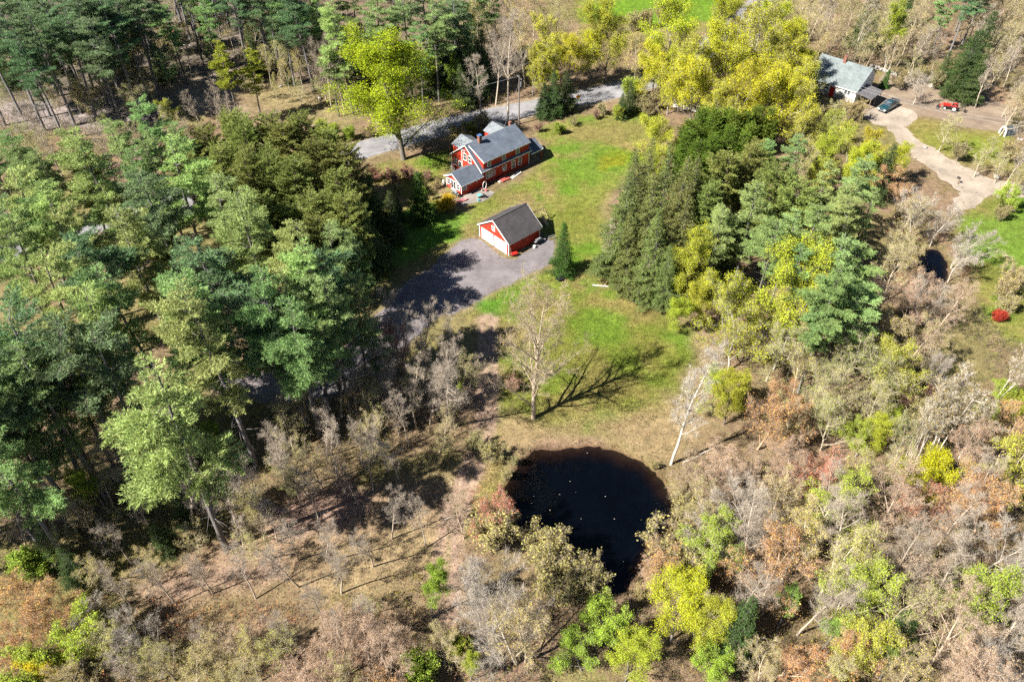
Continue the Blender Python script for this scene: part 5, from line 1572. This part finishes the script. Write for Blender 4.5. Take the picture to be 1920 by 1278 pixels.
rows("""
# round the lawn and the pond
bt 1000 784 b 20 1.0; bl 1258 870 b 17 1.0; bg 845 800 b 15; rd 750 690 b 11 .8; bb 700 695 8; ls 862 760 b 4; bg 800 740 9; bg 780 800 b 11; bg 640 780 b 12; bb 690 800 9; bg 720 830 9
rd 905 1025 b 8 1.1; pk 870 1010 b 7; sb 930 1000 6; so 1062 1092 b 6 1.3; so 1085 1118 b 5 1.2; sb 1020 1052 b 5 1.3; bb 1238 1092 b 8 1.1; so 1268 1082 b 6 1.3; so 1302 1030 b 6.5 1.3; bb 1240 1112 b 6 1.2; so 1300 985 b 5 1.2; sb 1195 1122 b 2.5
bw 968 1245 b 17 .75; bb 985 1240 b 13; lm 1135 1150 7; lm 1095 1225 6; mg 1182 1235 8; yg 1272 1150 9 1.1; mg 1312 1175 8; bg 800 1026 b 8; ls 812 1156 b 8; bg 690 1160 9; pk 640 1215 9
bg 595 1130 8; bg 552 1180 8; ol 500 1205 8; oy 465 1235 8; pk 590 1240 8; pk 725 1235 9; sb 880 1240 3; sg 860 1215 3; ls 880 1250 5; sg 790 1265 4; bb 660 1270 8; pk 540 1265 8
or 42 1130 8; or 92 1112 8; or 25 1185 8; bw 170 1165 8; bw 262 1185 8; lm 122 1212 8 1.1; lm 32 1252 8; ol 205 1210 8; ol 300 1232 8; yl 60 1270 6; bb 350 1265 8; bg 240 1250 7
bg 560 1050 b 9; bg 520 1015 b 9; bb 490 1000 8; hm 300 1010 6; hm 130 1060 7; sg 60 1050 4; hm 90 1020 7; hm 345 960 5
bg 420 940 11; bg 470 900 11; bg 210 850 11; bb 140 870 11; ol 185 900 8; bb 250 860 10; bg 330 920 11; bg 100 930 11; bb 40 950 11; ls 170 905 9; ls 410 830 8; bg 260 950 8; bb 540 800 9; bb 590 860 9
ol 560 880 8; bg 620 840 9; bg 520 860 10; bb 450 940 8; bg 690 870 8; bg 740 850 8; bg 760 780 9; bb 660 740 8; bg 585 930 8; bb 560 740 9; ol 700 760 8; bg 820 720 9
bb 820 820 5; sb 920 850 3; sr 960 720 3; bb 760 690 8; bg 720 720 9; sb 890 830 3
# more stems in the shady brush and along the lower left
bb 860 700 8; bg 880 690 7; bg 800 690 8; bb 780 720 8; bg 740 760 9; bg 670 820 8; bg 600 800 9; bg 530 840 9; bg 660 900 7; bg 550 900 8
bg 850 760 7; bb 830 790 6; bb 480 970 7; bg 440 990 7; bg 390 960 7; bb 360 1010 6; bb 150 960 8; bg 70 900 9; bg 20 1000 9; ol 100 1010 7; bg 220 1010 8; bb 280 1060 6; bb 180 1050 7;
pk 430 1190 7; bb 400 1230 7; bg 370 1200 7; pk 480 1170 7; bg 620 1160 7; pk 680 1190 8; pk 760 1200 8; bb 700 1120 5; bb 830 1210 7; pk 610 1270 8; bb 480 1275 8; or 740 1275 8; bb 150 1270 7; or 100 1160 7
wg -60 1010 b 26; wg -120 1040 b 26; wg -10 960 b 26; wg -180 1090 b 26; wg -90 930 b 26; wg 10 880 24; bg 50 860 10; 
wg 540 805 b 25; wg 455 818 b 27; wg 612 748 b 24; wd 642 700 b 22; wg 690 610 b 15
hm 880 80 16; hm 830 90 16; hm 905 120 13; wg 785 95 18; wg 850 15 20; wg 930 5 18; hm 700 110 12; hm 660 130 12; wg 620 120 16; hm 560 60 14; hm 520 40 14; wg 380 20 20; wg 350 5 20; wg 320 50 18; hm 470 100 10
wg 40 330 18; wg 100 345 18; wg 170 305 16; wg 300 320 18; rp 370 330 15; rp 390 370 15; wg 285 400 20; rp 350 300 14
bg 545 350 b 14; bg 612 400 12; bg 480 385 12; bg 575 440 12; bg 650 380 11
wg 90 440 23; wg 215 365 21; wd 300 410 22; wd 20 470 24; wp 150 475 24; wg 60 330 19; wg 260 330 19; wd 390 545 23; wd 205 555 24; rp 160 330 15; wg 20 290 16; rp 280 450 15
wd 40 960 b 26; wd 170 930 b 26; wd 250 915 b 25; wd 100 900 b 25; wg -30 1080 b 26; wg 600 815 b 24; wg 655 775 b 22
bg 762 722 b 12; bg 802 702 b 11; bg 722 742 b 12; bg 852 692 b 10; bg 790 660 8; bg 745 690 b 12; bg 830 730 b 11; bg 685 760 b 12
bg 560 1100 b 9; bg 640 1112 b 9; bg 480 1122 b 9; bg 400 1112 b 8; bg 330 1132 b 8; bg 700 1062 b 8; bg 612 1052 b 9; bg 250 1142 b 8; bg 735 1010 b 8; bw 925 1190 b 9; bg 880 1130 b 9
# house borders
sy 837 382 2.8 1.15; sr 735 330 3.2 1.3; sr 770 325 3 1.3; sr 705 325 3; sr 800 330 2.5; so 745 352 2.5; sb 818 345 2; hm 750 395 5; sb 860 262 4.5 1.2; sb 905 232 4; sr 1010 240 2; sg 1050 240 2.5; so 1075 228 2
so 1130 205 2.5; sg 1160 210 3; so 1215 205 3; sr 1120 215 2; hm 1165 200 6; ls 800 360 3
sb 950 905 b 1.8; sb 962 878 b 1.6; sb 942 950 b 2; so 1225 880 b 1.6; sb 1262 925 b 2; so 1278 965 b 2.4; sb 955 990 b 2.5
# south-east thicket
rd 1520 880 10; rd 1565 890 9; rd 1750 950 9; yl 1740 895 8; or 1480 1222 9 1.1; lm 1345 1240 6; hm 1385 1180 10; ws 1625 1120 8; ws 1385 1040 7; ws 1480 1130 8; ws 1560 1180 7; ws 1320 1075 7; ws 1680 1230 7; hm 1690 1190 8
pk 1790 1190 12 1.1; bw 1880 1010 13; bw 1440 960 12; pk 1380 900 11; pk 1320 900 10; bb 1470 900 11; bg 1420 1000 13; oy 1500 1010 13; oy 1560 1060 13; bg 1600 1000 14; oy 1640 1050 13; bg 1700 1040 14; bb 1660 960 12
bg 1370 980 12; bb 1340 1020 10; bg 1400 1100 12; bb 1460 1080 12; bg 1530 1120 12; bb 1590 1100 12; pk 1740 1080 11; bg 1800 1060 13; bb 1850 1120 12; bg 1900 1160 13; pk 1850 1230 11; bw 1905 1240 11; bb 1620 1200 10
oy 1560 1250 9; bb 1440 1270 8; or 1600 1250 9; bg 1780 980 13; bb 1820 920 12; bg 1860 900 13; bb 1900 880 12; bb 1830 840 11; or 1870 950 10; bi 1720 870 b 15; bi 1740 875 b 16; bi 1790 880 b 13; bi 1700 868 b 12
bi 1860 760 b 14; ol 1800 790 9; lm 1890 740 5; lm 1850 780 5; sg 1905 760 4; bb 1900 820 10; ol 1700 820 8; bb 1560 960 11; pk 1420 880 10; bb 1300 960 8; pk 1350 860 9; bb 1690 1140 11; ol 1340 1130 8
lm 1660 780 5; so 1780 820 4; sb 1720 770 4; sr 1700 740 3; sr 1750 730 3; oy 1600 900 10; ol 1640 880 9; bb 1500 950 11; bg 1560 930 12; bw 1300 1000 9; bb 1320 950 9; oy 1260 1100 7; bb 1720 1260 10; pk 1800 1270 9
""")

# understory of the far upper left wood
urng = random.Random(9)
for gv in range(10, 200, 34):
    for gu in range(10, 640, 46):
        u_, v_ = gu + urng.uniform(-20, 20), gv + urng.uniform(-14, 14)
        if 320 < u_ < 450 and 115 < v_ < 220: continue
        if v_ > 150 and 440 < u_: continue
        put(urng.choice(['hm', 'ol', 'oy', 'bb', 'hm', 'wg', 'ol']), u_, v_, urng.uniform(5, 11))
KEEP = [DRIVE, POND]
def blocked(x, y, pad=.6):
    X, Y = np.array([x]), np.array([y])
    if sdist(X, Y, DRIVE)[0] > -pad or sdist(X, Y, POND)[0] > -pad or sdist(X, Y, POND2)[0] > -pad: return True
    if ldist(X, Y, ROADLINE)[0] < 3.6 + pad: return True
    hx_, hy_ = (x + 5.43) * math.cos(.72) + (y - 125.16) * math.sin(.72), -(x + 5.43) * math.sin(.72) + (y - 125.16) * math.cos(.72)
    if -6 < hx_ < 15.5 and -1 < hy_ < 10: return True
    gx_, gy_ = (x + 5.404) * math.cos(-.833) + (y - 109.321) * math.sin(-.833), -(x + 5.404) * math.sin(-.833) + (y - 109.321) * math.cos(-.833)
    if -1 < gx_ < 8.5 and -3 < gy_ < 8: return True
    nx_, ny_ = (x - 72.2) * math.cos(2.4086) + (y - 157.2) * math.sin(2.4086), -(x - 72.2) * math.sin(2.4086) + (y - 157.2) * math.cos(2.4086)
    if -4.5 < nx_ < 12 and -10 < ny_ < 2: return True
    return False
# the wood right of the lawn is duller, the south-east thicket more mixed
mixed = []
for i, (sp, x, y, h, lean, wd_, tint) in enumerate(TREES):
    if sp == 'wp' and x > 15: sp = 'wm'
    if sp == 'bb' and x > 12 and y < 80: sp = ('og', 'bb', 'or', 'bb', 'og', 'pk', 'bb')[i % 7]
    mixed.append((sp, x, y, h, lean, wd_, tint))
TREES = mixed
# settle: nothing grows on the asphalt, in the water or through a roof
fixed = []
for sp, x, y, h, lean, wd_, tint in TREES:
    if blocked(x, y, .3):
        for r in np.arange(.5, 9, .5):
            ok = [(x + r * math.cos(a), y + r * math.sin(a)) for a in np.arange(0, 6.28, .4)]
            ok = [p for p in ok if not blocked(*p, .3)]
            if ok:
                x, y = ok[0]; break
    fixed.append((sp, x, y, h, lean, wd_, tint))
TREES = fixed

# ---- names one can point with: the nearest landmark, then the place in the row
ANCH = [(120, 110, 'at the upper left corner'), (230, 215, 'in the tall dark stand, upper left'), (380, 80, 'behind the tan clearing, top left'), (560, 110, 'in the dark wood above the tan clearing'),
        (700, 30, 'above the big yellow-green maple'), (757, 298, 'beside the road left of the farmhouse'), (860, 150, 'in the dark gap right of the big maple'), (950, 60, 'in the brown wood above the utility pole'),
        (950, 215, 'beside the utility pole'), (1050, 190, 'by the orange road sign'), (1160, 190, 'along the road above the lawn'), (1120, 70, 'below the green field, top'), (1300, 110, 'in the golden maple grove'),
        (1450, 120, 'left of the white house'), (1570, 40, 'behind the white house'), (1700, 80, 'above the dirt yard'), (1850, 60, 'at the upper right corner'), (1800, 190, 'right of the red tractor'),
        (1880, 280, 'near the hoop house'), (1740, 250, 'above the gravel drive'), (1640, 270, 'below the white house'), (1340, 280, 'in the cedar row'), (1220, 430, 'right of the lawn by the fir'),
        (1380, 400, 'behind the drooping spruces'), (1500, 440, 'in the middle of the right wood'), (1620, 440, 'on the right wood\'s far side'), (1750, 430, 'left of the right-hand lawn'), (1880, 380, 'on the right-hand lawn'),
        (1880, 580, 'near the scarlet bush'), (1700, 620, 'left of the scarlet bush'), (1580, 700, 'above the fallen birch trunks'), (1430, 640, 'at the lawn\'s right corner'), (1370, 780, 'between lawn corner and pond'),
        (1250, 860, 'on the pond\'s upper right shore'), (1270, 1030, 'on the pond\'s right shore'), (1060, 1080, 'on the pond\'s lower left shore'), (890, 980, 'beside the dirt track by the pond'), (1000, 790, 'between lawn and pond'),
        (980, 1240, 'below the pond'), (1200, 1220, 'below the pond, right side'), (1420, 950, 'right of the pond'), (1440, 1130, 'in the thicket below the pond\'s right'), (1580, 1050, 'in the lower right thicket, middle'),
        (1560, 900, 'among the red maples'), (1740, 900, 'around the vivid yellow tree'), (1860, 800, 'by the white birches at the right'), (1840, 1000, 'at the lower right edge'), (1820, 1220, 'in the lower right corner'),
        (1560, 1240, 'at the lower edge, right of centre'), (780, 1100, 'left of the dirt track'), (680, 1230, 'at the lower edge by the track'), (520, 1230, 'at the lower edge, left of centre'), (250, 1230, 'near the lower left corner'),
        (60, 1180, 'in the lower left corner'), (520, 1010, 'at the leaf carpet\'s left end'), (330, 960, 'under the lowest pine'), (120, 980, 'in the shade at the left edge'), (560, 860, 'in the shady brush below the pines'),
        (700, 830, 'in the shady brush left of the track'), (830, 780, 'on the shady track edge'), (720, 690, 'where the driveway enters the wood'), (600, 620, 'left of the driveway'), (430, 620, 'in the big pine wood, right part'),
        (230, 620, 'in the big pine wood, middle'), (60, 640, 'in the pine wood\'s left edge'), (60, 430, 'at the left edge, upper half'), (250, 430, 'in the pine wood\'s upper middle'), (430, 440, 'in the pine wood\'s upper right'),
        (470, 310, 'in the olive stand, left part'), (600, 310, 'in the olive stand by the road'), (590, 420, 'in the olive stand\'s lower half'), (720, 410, 'at the shaded lawn\'s left edge'), (760, 330, 'in the border left of the farmhouse'),
        (840, 370, 'beside the farmhouse ell'), (880, 245, 'behind the farmhouse'), (1055, 510, 'beside the garage'), (420, 130, 'in the tan clearing, upper left')]
ORD = ['first', 'second', 'third', 'fourth', 'fifth', 'sixth', 'seventh', 'eighth', 'ninth', 'tenth', 'eleventh', 'twelfth']
def proj(x, y, z):
    zz_ = z - CAM_H
    w = y * math.cos(PITCH) - zz_ * math.sin(PITCH); v = y * math.sin(PITCH) + zz_ * math.cos(PITCH)
    return 960 + FPX * x / w, 639 - FPX * v / w
info = []
for t in TREES:
    pu, pv = proj(t[1], t[2], t[3] * .6)
    a = min(ANCH, key=lambda q: (q[0] - pu) ** 2 + (1.2 * (q[1] - pv)) ** 2)
    info.append((SP[t[0]][6], a[2], pu, pv))
groups = {}
for i, (look, ph, pu, pv) in enumerate(info): groups.setdefault((look, ph), []).append(i)
LABEL = [None] * len(TREES)
CNT = ['two', 'three', 'four', 'five', 'six', 'seven', 'eight', 'nine', 'ten', 'eleven', 'twelve']
for (look, ph), idx in groups.items():
    sets = [('', idx)]
    if len(idx) > 7:
        idx.sort(key=lambda i: info[i][3])
        n = len(idx)
        sets = [('back row ', idx[:n // 2]), ('front row ', idx[n // 2:])]
        if n > 14: sets = [('back row ', idx[:n // 3]), ('middle row ', idx[n // 3:2 * n // 3]), ('front row ', idx[2 * n // 3:])]
        if n > 24: sets = [('rearmost ', idx[:n // 4]), ('back row ', idx[n // 4:n // 2]), ('middle row ', idx[n // 2:3 * n // 4]), ('front row ', idx[3 * n // 4:])]
    for row, ids in sets:
        ids.sort(key=lambda i: info[i][2])
        if len(ids) == 1:
            LABEL[ids[0]] = f'{row}{look} {ph}'; continue
        for k, i in enumerate(ids):
            pos = f'leftmost of {CNT[len(ids) - 2]}' if k == 0 else f'rightmost of {CNT[len(ids) - 2]}' if k == len(ids) - 1 else ORD[k] + ' from left'
            LABEL[i] = f'{row}{look} {ph}, {pos}'
GROUPNAME = {'white_pine': 'white pines', 'tall_pine': 'long-trunked dark pines', 'young_pine': 'young pines', 'red_pine': 'olive red pines', 'spruce_tree': 'drooping spruces', 'fir_tree': 'firs', 'cedar_tree': 'row of cedars',
             'hemlock_tree': 'hemlocks', 'maple_tree': 'leafing maples', 'yellow_tree': 'vivid yellow trees', 'leafing_tree': 'lime green trees', 'budding_tree': 'trees breaking bud', 'budding_maple': 'red and orange budding maples',
             'bare_tree': 'bare trees', 'birch_tree': 'white birches', 'shrub': 'shrubs'}
trng = random.Random(77)
for i, (sp, x, y, h, lean, wd_, tint) in enumerate(TREES):
    fam, leaf, h0, lc, bc, name, look = SP[sp]
    pr_ = PROTO[fam][i % len(PROTO[fam])]
    s = h / pr_['h'] * trng.uniform(.94, 1.06)
    o = bpy.data.objects.new(name, None); COL.objects.link(o); o.empty_display_size = .3
    o.location = (x, y, -.05)
    tl_ = .035 if fam in CONIF else .075
    o.rotation_euler = (trng.gauss(0, tl_), trng.gauss(0, tl_), trng.uniform(0, 6.28))
    if fam == 'tp': wd_ *= 1.25
    o.scale = (s * wd_, s * wd_, s)
    tag(o, LABEL[i], 'shrub' if fam == 'shrub' else 'tree', GROUPNAME[name])
    v = trng.uniform(.85, 1.15)
    bcol = tuple(c * v for c in bc)
    parts = [('trunk', pr_['trunk'], tuple(c * (1.0 if fam in CONIF else 1.2) for c in bcol))]
    if leaf and leaf not in pr_: pr_[leaf] = pr_['make'][leaf]()
    if leaf is None:
        parts.append(('crown', pr_['wood'], tuple(c * .92 for c in bcol)))
    else:
        v = trng.uniform(.84, 1.16); hsh = trng.uniform(-.10, .10)
        lcol = (lc[0] * v * (1 + hsh), lc[1] * v * (1 - hsh * .4), lc[2] * v)
        parts.append(('branches', pr_['wood'], bcol)); parts.append(('crown', pr_[leaf], lcol))
    for nm, me, c in parts:
        p = bpy.data.objects.new(nm, me); COL.objects.link(p); p.parent = o; p.color = (*c, 1)
print('trees', len(TREES))

# ------------------------------------------------------------------ grass, fallen leaves and brush that nobody could count
def inside_any(x, y, polys):
    m = np.zeros(len(x), bool)
    for p in polys: m |= sdist(x, y, p) > 0
    return m
def bare(x, y, pad=0.0):
    m = (sdist(x, y, DRIVE) > -pad) | (sdist(x, y, POND2) > -.7 - pad) | (sdist(x, y, POND) > -.7 - pad) | (ldist(x, y, ROADLINE) < 3.3 + pad) | (sdist(x, y, GRAVEL) > -pad) | (sdist(x, y, YARD) > -pad)
    hx_ = (x + 5.43) * math.cos(.72) + (y - 125.16) * math.sin(.72); hy_ = -(x + 5.43) * math.sin(.72) + (y - 125.16) * math.cos(.72)
    m |= (hx_ > -7.2) & (hx_ < 14.6) & (hy_ > -2.2) & (hy_ < 9)
    gx_ = (x + 5.404) * math.cos(-.833) + (y - 109.321) * math.sin(-.833); gy_ = -(x + 5.404) * math.sin(-.833) + (y - 109.321) * math.cos(-.833)
    m |= (gx_ > -.3) & (gx_ < 7.6) & (gy_ > -.5) & (gy_ < 7.2)
    nx_ = (x - 72.2) * math.cos(2.4086) + (y - 157.2) * math.sin(2.4086); ny_ = -(x - 72.2) * math.sin(2.4086) + (y - 157.2) * math.cos(2.4086)
    m |= (nx_ > -4) & (nx_ < 11.4) & (ny_ > -9) & (ny_ < 1)
    return m
rs = np.random.RandomState(5)
def frustum_points(n):
    """uniform over the strip of ground in view"""
    u = rs.uniform(-60, 1980, n * 2); v = rs.uniform(-10, 1300, n * 2)
    x = (u - 960) / FPX; y = -(v - 639) / FPX
    dy = math.cos(PITCH) + y * math.sin(PITCH); dz = -math.sin(PITCH) + y * math.cos(PITCH); t = -CAM_H / dz
    return (x * t)[:n], (dy * t)[:n]
# grass
x, y = frustum_points(520000)
g = inside_any(x, y, LAWNS) & ~bare(x, y, .2) & (ldist(x, y, PATHLINE) > 1.3)
x, y = x[g], y[g]
P = np.stack([x, y, np.full(len(x), .004)], 1)
V, F = blades(rs, P, np.tile([[0, 0, 1.]], (len(P), 1)), 3, .15, .03, .6)
c = np.repeat(ground_col(x, y) * rs.uniform(.65, 1.6, (len(x), 1)), 9, 0)
tag(link('grass', fast_mesh('grass', V, [F], [M['cover']], vcol=c)), 'short mixed green and tan grass covering the lawns', 'grass', kind='stuff')
# fallen leaves on the woodland floor
x, y = frustum_points(90000)
g = ~inside_any(x, y, LAWNS) & ~bare(x, y, -1.1 - rs.rand(len(x)) * 1.2) & (sdist(x, y, POND) < -.5) & (sdist(x, y, POND2) < -.5)
x, y = x[g], y[g]
P = np.stack([x, y, rs.uniform(.012, .035, len(x))], 1)
V, F = leaves(rs, P, .2, 5)
c = ground_col(x, y) * rs.uniform(.45, 1.7, (len(x), 1)) * (1 + rs.normal(0, .08, (len(x), 3)))
tag(link('fallen_leaves', fast_mesh('fallen_leaves', V, [F], [M['cover']], vcol=np.repeat(np.clip(c, 0, 1), 3, 0))), 'dry brown leaves strewn over the woodland floor', 'leaves', kind='stuff')
# brush: twigs and small leaves, knee to head high
def brush(name, zones, label, mult):
    Vs, Fs, Cs, n0 = [], [], [], 0
    for pts, dens, hmin, hmax, wood, leafc, nl in zones:
        p = W(pts); lo, hi = p.min(0), p.max(0)
        n = int((hi[0] - lo[0]) * (hi[1] - lo[1]) * dens * mult)
        x = rs.uniform(lo[0], hi[0], n); y = rs.uniform(lo[1], hi[1], n)
        g = (sdist(x, y, p) + 1.5 * fbm(x, y, 4, 12) > 0) & ~bare(x, y, .5) & (ldist(x, y, PATHLINE) > 1.8) & (fbm(x, y, 5, 31) > -.22) & ~(inside_any(x, y, LAWNS))
        x, y = x[g], y[g]; n = len(x)
        if not n: continue
        h = rs.uniform(hmin, hmax, n)
        k = 6
        b = np.repeat(np.stack([x, y, np.zeros(n)], 1), k, 0); b[:, :2] += rs.normal(0, .22, (n * k, 2))
        hh = np.repeat(h, k) * rs.uniform(.5, 1.1, n * k)
        d = unit(rs.normal(0, .45, (n * k, 3)) + np.array([0, 0, 1.])); d[:, 2] = np.abs(d[:, 2])
        tip = b + d * hh[:, None]
        v, f = tubes(b, tip, np.full(n * k, .014), np.full(n * k, .004), 3)
        wc = np.asarray(wood) * rs.uniform(.6, 1.4, (n * k, 1))
        Vs.append(v); Fs.append(f + n0); n0 += len(v); Cs.append(np.repeat(wc, 6, 0))
        # side twigs
        t = rs.uniform(.35, .9, (n * k, 1)); b2 = b + (tip - b) * t; d2 = unit(d + rs.normal(0, .6, d.shape))
        v, f = slivers(rs, b2, b2 + d2 * (hh * .4)[:, None], .008)
        Vs.append(v); Fs.append(f + n0); n0 += len(v); Cs.append(np.repeat(wc, 3, 0))
        m = int(nl)
        if m:
            i = np.repeat(np.arange(n * k), 1)[rs.randint(0, n * k, n * m)]
            q = b[i] + (tip[i] - b[i]) * rs.uniform(.45, 1.08, (n * m, 1)) + rs.normal(0, .14, (n * m, 3)); q[:, 2] = np.maximum(q[:, 2], .05)
            v, f = leaves(rs, q, .13)
            lcv = np.asarray(leafc) * rs.uniform(.5, 1.5, (n * m, 1)) * (1 + rs.normal(0, .12, (n * m, 3)))
            Vs.append(v); Fs.append(f + n0); n0 += len(v); Cs.append(np.repeat(np.clip(lcv, 0, 1), 3, 0))
    V = np.concatenate(Vs)
    me = fast_mesh(name, V, Fs, [M['cover']], vcol=np.concatenate(Cs))
    print(name, len(me.polygons))
    tag(link(name, me), label, 'brush', kind='stuff')
TAN = (.26, .21, .17); GRY = (.27, .24, .21); PKB = (.27, .19, .155)
YOL = (.21, .19, .035); OLV = (.15, .16, .03); ORL = (.30, .15, .06); GRN = (.12, .17, .025)
brush('undergrowth', [
    ([(430, 780), (560, 700), (760, 690), (905, 640), (905, 800), (860, 880), (640, 900), (480, 960), (350, 960), (430, 860)], .26, .8, 2.4, TAN, YOL, 10),
    ([(0, 780), (200, 780), (430, 860), (400, 960), (260, 1080), (0, 1100)], .5, .6, 2.2, TAN, OLV, 18),
    ([(0, 1080), (230, 1110), (430, 1130), (560, 1140), (830, 1150), (900, 1278), (900, 1300), (0, 1300)], .55, .6, 2.2, PKB, ORL, 10),
    ([(560, 1090), (700, 1060), (830, 1060), (820, 1150), (600, 1150)], .35, .4, 1.2, TAN, YOL, 14),
    ([(850, 1040), (960, 1000), (1090, 1060), (1160, 1120), (1300, 1080), (1300, 1300), (880, 1300)], .6, .6, 2.0, GRY, YOL, 6),
    ([(1280, 860), (1420, 820), (1930, 700), (1930, 1300), (1300, 1300), (1280, 1060), (1300, 980)], .6, .8, 2.8, PKB, YOL, 7),
    ([(1280, 590), (1420, 560), (1840, 560), (1930, 640), (1930, 760), (1500, 830), (1400, 820), (1370, 720)], .4, .7, 2.4, TAN, OLV, 14),
    ([(1640, 420), (1790, 400), (1850, 560), (1700, 600)], .4, .7, 2.2, PKB, ORL, 10),
    ], 'low twiggy brush with small new leaves across the near woods', 2.3)
brush('shrubbery', [
    ([(0, 150), (340, 180), (330, 240), (480, 300), (250, 300), (0, 310)], .6, .8, 2.8, GRY, OLV, 10),
    ([(0, 180), (340, 200), (480, 280), (640, 300), (640, 560), (560, 690), (0, 790)], .14, .6, 2.0, TAN, OLV, 12),
    ([(430, 0), (940, 0), (940, 190), (860, 215), (680, 230), (560, 190), (470, 140)], .28, .7, 2.6, TAN, YOL, 16),
    ([(0, 0), (480, 0), (480, 110), (380, 130), (330, 140), (0, 190)], .5, .7, 2.2, TAN, OLV, 12),
    ([(930, 0), (1090, 0), (1110, 60), (1250, 90), (1260, 150), (1180, 150), (1000, 190), (940, 190)], .28, .8, 2.6, TAN, YOL, 16),
    ([(1450, -10), (1940, -10), (1940, 190), (1860, 170), (1740, 140), (1640, 110), (1560, 90), (1470, 70)], .62, .8, 2.6, TAN, OLV, 12),
    ([(1720, 262), (1800, 285), (1940, 250), (1940, 345), (1860, 325), (1740, 275)], .4, .5, 1.8, TAN, YOL, 14),
    ([(1260, 190), (1520, 190), (1640, 230), (1720, 300), (1780, 370), (1700, 420), (1400, 560), (1270, 560), (1230, 330)], .22, .6, 2.2, TAN, YOL, 16),
    ([(640, 225), (700, 215), (840, 200), (940, 180), (945, 205), (850, 222), (690, 265), (600, 280), (590, 240)], .5, .4, 1.4, TAN, YOL, 16),
    ], 'scattered low shrubs and saplings across the far woods', 1.25)
# bits floating on the pond
n = 15
x = rs.uniform(-1, 22, 900); y = rs.uniform(42, 66, 900)
g = sdist(x, y, POND) > .8
x, y = x[g][:n], y[g][:n]
V, F = leaves(rs, np.stack([x, y, np.full(len(x), -.185)], 1), .085, 30)
tag(link('floating_leaves', fast_mesh('floating_leaves', V, [F], [plain('pale_floating_leaf', (.5, .46, .38), .7, .3, 4)])), 'pale leaf bits floating on the dark pond', 'leaves', kind='stuff')
